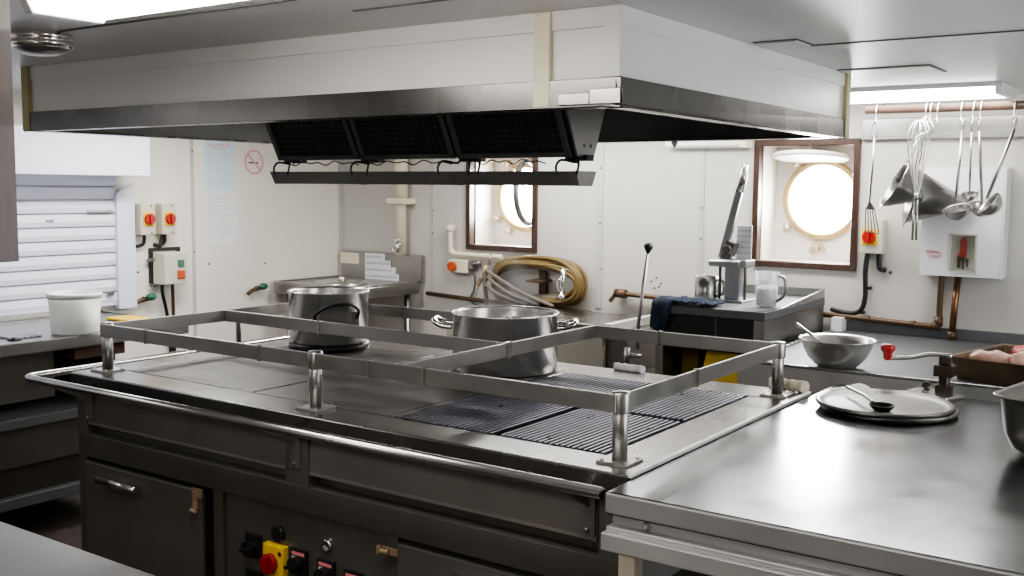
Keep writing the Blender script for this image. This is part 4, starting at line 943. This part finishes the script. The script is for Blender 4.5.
cs.box((WX0, WY, WZ0), (-1.095, YB, WZ1)).box((-.99, WY, WZ0), (WX1, YB, WZ1)).box((-1.095, WY, WZ0), (-.99, YB, 1.235)).box((-1.095, WY, 1.40), (-.99, YB, WZ1)).box((-1.095, WY + .035, 1.235), (-.99, YB, 1.40))
obj('case', cs, M['enamel'], wbx)
obj('side_cover', B((WX1, WY, WZ0 - .004), (WX1 + .012, YB, WZ1)), M['enamel'], wbx, bevel=.004)
wn = obj('clear_window', MB().box((-1.098, WY - .008, 1.232), (-.987, WY - .004, 1.403)), M['clearwin'], wbx)
obj('window_rim', MB().box((-1.101, WY - .009, 1.229), (-1.094, WY + .002, 1.406)).box((-.991, WY - .009, 1.229), (-.984, WY + .002, 1.406)).box((-1.1, WY - .009, 1.229), (-.985, WY + .002, 1.236)).box((-1.1, WY - .009, 1.399), (-.985, WY + .002, 1.406)), M['grey'], wn)
obj('red_lever', MB().box((-1.062, WY + .02, 1.32), (-1.034, WY + .045, 1.375)).prism([(-1.075, WY + .018, 1.295), (-1.034, WY + .018, 1.295), (-1.034, WY + .018, 1.33), (-1.058, WY + .018, 1.33)], (0, .03, 0)).ball((-1.048, WY + .03, 1.372), .016, 12, 8), M['redb'], wbx, bevel=.003)
obj('lever_base', MB().box((-1.072, WY + .02, 1.245), (-1.060, WY + .04, 1.295)).box((-1.052, WY + .02, 1.24), (-1.042, WY + .04, 1.295)).box((-1.034, WY + .02, 1.25), (-1.026, WY + .04, 1.29)), M['black'], wbx)
lg = MB()
def wob(x0_, x1_, z, amp, n, ph):
    return [(x0_ + (x1_ - x0_) * i / n, WY - .001, z + amp * math.sin(i * 1.9 + ph) * (1.5 if i == 0 else 1)) for i in range(n + 1)]
lg.tube(smooth_path(wob(-1.208, -1.150, 1.315, .0055, 15, 1.0), 3), .0017, 5); lg.tube(smooth_path(wob(-1.190, -1.152, 1.297, .0045, 11, 0), 3), .0019, 5)
lg.tube(smooth_path([(-1.21, WY - .001, 1.318), (-1.195, WY - .001, 1.325), (-1.15, WY - .001, 1.315), (-1.138, WY - .001, 1.302), (-1.15, WY - .001, 1.289), (-1.185, WY - .001, 1.286), (-1.196, WY - .001, 1.292)], 4), .0013, 5)
obj('red_logo', lg, M['pink'], wbx, label='small red two-line script logo')
# rail and hooks
ry, rz = 4.98, 1.975
hkr = thing('utensil_rail', (-.3, ry, rz), 'brown wooden utensil rail hanging below the ceiling at the right', 'rail')
obj('rail', MB().cyl((-1.46, ry, rz), (.6, ry, rz), .019, 18), M['woodr'], hkr)
for x in (-1.38, -.25, .5): obj('hanger', MB().cyl((x, ry, rz), (x, ry, ZC), .006, 8), M['st'], hkr)
UT = [(-1.405, 'u'), (-1.185, 'u'), (-1.165, 'u'), (-1.135, 'u'), (-1.035, 'u'), (-.985, 'u'), (-.955, 'u'), (-.82, 'u')]
hz = 1.918; hy = ry - .028
for x, _ in UT:
    obj('hook', MB().tube(smooth_path([(x, ry + .015, rz + .012), (x, ry, rz + .022), (x, ry - .022, rz + .008), (x, ry - .024, rz - .03), (x, ry - .028, hz - .004), (x, ry - .040, hz - .006), (x, ry - .046, hz + .008)], 4), .003, 6), M['chrome'], hkr)
def loop(mb, x, y, z, w=.014, h=.05, r_=.0035): 
    mb.tube(smooth_path([(x - .003, y, z - h), (x - w, y, z - h * .4), (x, y, z + .004), (x + w, y, z - h * .4), (x + .003, y, z - h)], 5), r_, 6)
ux = hy - .007
# fish slice
x = -1.405
t = thing('fish_slice', (x - .01, ux, 1.39), 'slotted steel fish slice, first hanging utensil right of the porthole', 'slice')
m = MB(); loop(m, x, ux, hz, .016, .075); m.tube([(x, ux, hz - .07), (x - .004, ux, 1.70), (x - .012, ux, 1.545)], .0055, 8)
obj('handle', m, M['st'], t)
m = MB(); 
m.prism([(x - .028, ux, 1.515), (x - .012, ux, 1.55), (x - .006, ux, 1.55), (x + .018, ux, 1.515)], (0, .004, 0))
for k in range(5):
    xa_ = x - .026 + k * .0096; m.bar((xa_ , ux + .002, 1.518), (xa_ + .004 + k * .006, ux - .006, 1.41), .004, .0068, (0, 1, 0))
m.bar((x - .026, ux - .006, 1.412), (x + .042, ux - .006, 1.404), .004, .01, (0, 1, 0))
obj('blade', m, M['stb'], t)
# conical strainers
def strainer(x, rc, ax_, r_, L_, label, hookx):
    t = thing('conical_strainer', rc, label, 'strainer', 'conical strainers on the rail')
    ax_ = Vector(ax_).normalized()
    obj('cone', MB().lathe([(r_ + .006, -.002), (r_ + .006, .004), (r_, .006), (r_ * .96, .02), (.012, L_), (1e-4, L_ + .004), (.010, L_ - .006), (r_ * .94, .018), (r_ - .003, 0), (r_ + .006, -.002)], rc, ax_, 44), M['str'], t)
    up = (Vector((0, 0, 1)) - ax_ * ax_.z).normalized(); top = Vector(rc) + up * r_
    h = MB()
    for s in (-1, 1): h.tube(smooth_path([top + Vector((s * .006, 0, -.004)), top.lerp(Vector((hookx, ux, hz)), .3) + Vector((s * .006, s * .004, 0)), top.lerp(Vector((hookx, ux, hz)), .6) + Vector((-s * .006, -s * .004, 0)), Vector((hookx + s * .018, ux, hz - .045)), Vector((hookx, ux, hz + .004))], 5), .0038, 7)
    obj('wire_handle', h, M['chrome'], t)
    lowp = Vector(rc) - up * r_; obj('rest_lug', MB().bar(lowp + up * .004, lowp - up * .02, .01, .004), M['stb'], t)
strainer(0, (-1.292, ux - .05, 1.635), (.80, .36, -.48), .112, .14, 'short conical strainer, left of the two hanging strainers', -1.185)
strainer(0, (-1.26, ux + .10, 1.582), (.90, .36, -.16), .128, .28, 'long conical strainer pointing right, behind the whisk', -1.165)
# balloon whisk hanging by its wires
x = -1.175; t = thing('balloon_whisk', (x, ux - .13, 1.40), 'wire balloon whisk hanging handle down in front of the strainers', 'whisk')
wy = ux - .135; m = MB()
for k in range(5):
    a = PI * k / 5; c, s = math.cos(a), math.sin(a); w_ = .047
    m.tube(smooth_path([(x - .006 * c, wy - .006 * s, 1.575), (x - .03 * c, wy - .03 * s, 1.70), (x - w_ * c, wy - w_ * s, 1.83), (x - .03 * c, wy - .03 * s, 1.893), (x, wy, 1.91), (x + .03 * c, wy + .03 * s, 1.893), (x + w_ * c, wy + w_ * s, 1.83), (x + .03 * c, wy + .03 * s, 1.70), (x + .006 * c, wy + .006 * s, 1.575)], 5), .0022, 6)
m.tube(smooth_path([(x, wy, 1.905), (x + .02, wy + .05, 1.93), (x + .04, ux + .0, hz)], 4), .0025, 6)
obj('wires', m, M['chrome'], t)
obj('handle', MB().cyl((x - .008, wy, 1.385), (x - .006, wy, 1.585), .0055, 8).cyl((x + .008, wy, 1.385), (x + .006, wy, 1.585), .0055, 8).cyl((x, wy, 1.565), (x, wy, 1.592), .012, 10), M['stb'], t)
# ladles
def hladle(x, bx_, bz_, br, label, tilt=(0, -.5, 1), hr_=.0065, dy=0.0):
    y = ux + dy; y0_ = ux; t = thing('ladle', (bx_, y, bz_ - br), label, 'ladle', 'ladles hanging on the rail')
    m = MB(); m.tube(smooth_path([(x + .004, y0_, hz), (x, y0_ - .004, hz - .02), (x - .001, y0_, hz - .05)], 4), .006, 8)
    e = Vector((bx_, y - br * .5, bz_ + br * .6))
    m.tube([(x - .001, y0_, hz - .045), Vector((x, y0_, hz - .05)).lerp(e, .5), e], [hr_, hr_, hr_ * .9], 8)
    m.box((x - .012, y0_ - .006, hz - .03), (x + .012, y0_ + .002, hz - .006))
    obj('handle', m, M['st'], t)
    pf = [(1e-4, -br * .98)] + [(br * math.sin(a), -br * math.cos(a)) for a in (.3, .6, .9, 1.2, 1.45)] + [(br * 1.02, -br * .06), (br * .97, -br * .08)] + [(br * .95 * math.sin(a), -br * .95 * math.cos(a)) for a in (1.3, 1.0, .7, .35)] + [(1e-4, -br * .94)]
    obj('bowl', MB().lathe(pf, (bx_, y - br * .2, bz_ + br * .35), tilt, 32), M['stb'], t)
hladle(-1.025, -1.025, 1.512, .060, 'steel ladle, first left of the four hanging ladles, largest bowl', (-.2, -.35, 1), dy=-.03)
hladle(-.985, -.985, 1.583, .037, 'small thin ladle with a high bowl, second from left of four ladles', (-.1, -.4, 1), .005, dy=.03)
hladle(-.955, -.94, 1.525, .056, 'steel ladle, third from left of four ladles, hanging straight', (.2, -.3, 1), dy=.085)
hladle(-.815, -.90, 1.535, .060, 'flat handled ladle at far right, its bowl turned left', (-.75, -.35, .7), .008, dy=-.025)

# wall strip light seen below the hood
t = thing('wall_light', (-2.37, YB, 1.82), 'white strip light on the back wall seen under the hood, left of the porthole', 'light')
obj('body', MB().prism([(-2.62, YB, 1.90), (-2.62, YB - .085, 1.90), (-2.62, YB - .07, 1.835), (-2.62, YB, 1.825)], (.44, 0, 0)), M['dulllight'], t, bevel=.003)
obj('end_cap', B((-2.18, YB - .088, 1.822), (-2.145, YB, 1.905)), M['yelw'], t, bevel=.003)

# small screws, hooks and drill marks are part of the wall trim
mk = MB()
for (x, z) in ((-2.72, 1.08), (-2.69, 1.1), (-2.66, 1.07), (-2.70, 1.04), (-2.67, 1.05)): mk.ball((x, YB, z), .006, 6, 5)
for (x, z) in ((-3.05, 1.13), (-2.2, 1.68), (-2.2, 1.30), (-2.20, 1.22), (-3.95, 1.0), (-1.4, 1.2)): mk.ball((x, YB, z), .009, 8, 6)
for (y, z) in ((4.15, 1.12), (4.6, 1.1), (3.65, 1.1)): mk.ball((XL, y, z), .007, 8, 6)
struct('trim_10', mk, M['seamd'])

# ------------------------------------------------------------------ light
w = bpy.data.worlds.new('overcast_sky'); bpy.context.scene.world = w; w.use_nodes = True
bg = w.node_tree.nodes['Background']; bg.inputs['Color'].default_value = (.95, .97, 1, 1); bg.inputs['Strength'].default_value = 30.0
def area(name, loc, rot, sx, sy, power, col=(1, 1, 1)):
    l = bpy.data.lights.new(name, 'AREA'); l.shape = 'RECTANGLE'; l.size = sx; l.size_y = sy; l.energy = power; l.color = col
    o = bpy.data.objects.new(name, l); C.objects.link(o); o.location = loc; o.rotation_euler = rot; return o
def look(o, tgt):
    d = Vector(tgt) - o.location; o.rotation_euler = d.to_track_quat('-Z', 'Y').to_euler()
for nm, cx_, cz_, pw in (('daylight_porthole_right', -1.835, 1.552, 70), ('daylight_porthole_left', -3.72, 1.54, 140)):
    o = area(nm, (cx_, YB + .75, cz_ + .15), (0, 0, 0), .8, .8, pw, (.95, .98, 1)); look(o, (cx_ + .05, YB + .25, cz_))
# other ceiling tubes of the galley that light the room from outside the frame; the near one is an added fill for the range front
for nm, loc, sx, sy, pw in (('fill_near', (-1.2, -.7, ZC - .05), .25, 1.2, 30), ('tube_far_left', (-4.4, .6, ZC - .06), .25, 1.3, 9), ('tube_aisle_left', (-4.35, 3.3, ZC - .03), .2, 1.2, 24), ('tube_right', (.9, 3.6, ZC - .06), .25, 1.3, 19), ('tube_back', (-3.0, 4.82, ZC - .03), 1.3, .2, 22)):
    area(nm, loc, (0, 0, 0), sx, sy, pw, (1, .98, .95))

dr = area('added_light_right', (XR - .05, 3.3, 1.25), (0, 0, 0), 1.5, 1.3, 32, (.88, .94, 1)); look(dr, (-2, 3.3, 1.1))  # added lamp for strong cool light from the right, no doorway there
# ------------------------------------------------------------------ camera
cam = bpy.data.cameras.new('camera'); co = bpy.data.objects.new('camera', cam); C.objects.link(co)
cam.sensor_width = 36; cam.lens = 36 * 1040.5 / 1024; cam.clip_start = .02
yaw, pit, roll_ = math.radians(34.83), math.radians(5.497), math.radians(.5215)
fw = Vector((-math.sin(yaw) * math.cos(pit), math.cos(yaw) * math.cos(pit), -math.sin(pit)))
r0 = Vector((math.cos(yaw), math.sin(yaw), 0)); u0 = r0.cross(fw)
r2 = r0 * math.cos(roll_) + u0 * math.sin(roll_); u2 = -r0 * math.sin(roll_) + u0 * math.cos(roll_)
co.matrix_world = Matrix(((r2.x, u2.x, -fw.x, 0), (r2.y, u2.y, -fw.y, 0), (r2.z, u2.z, -fw.z, 1.6), (0, 0, 0, 1)))
sc = bpy.context.scene; sc.camera = co
sc.view_settings.view_transform = 'AgX'; sc.view_settings.look = 'AgX - Medium High Contrast'; sc.view_settings.exposure = 0.25
sc.cycles.max_bounces = 8; sc.cycles.diffuse_bounces = 4; sc.cycles.glossy_bounces = 5
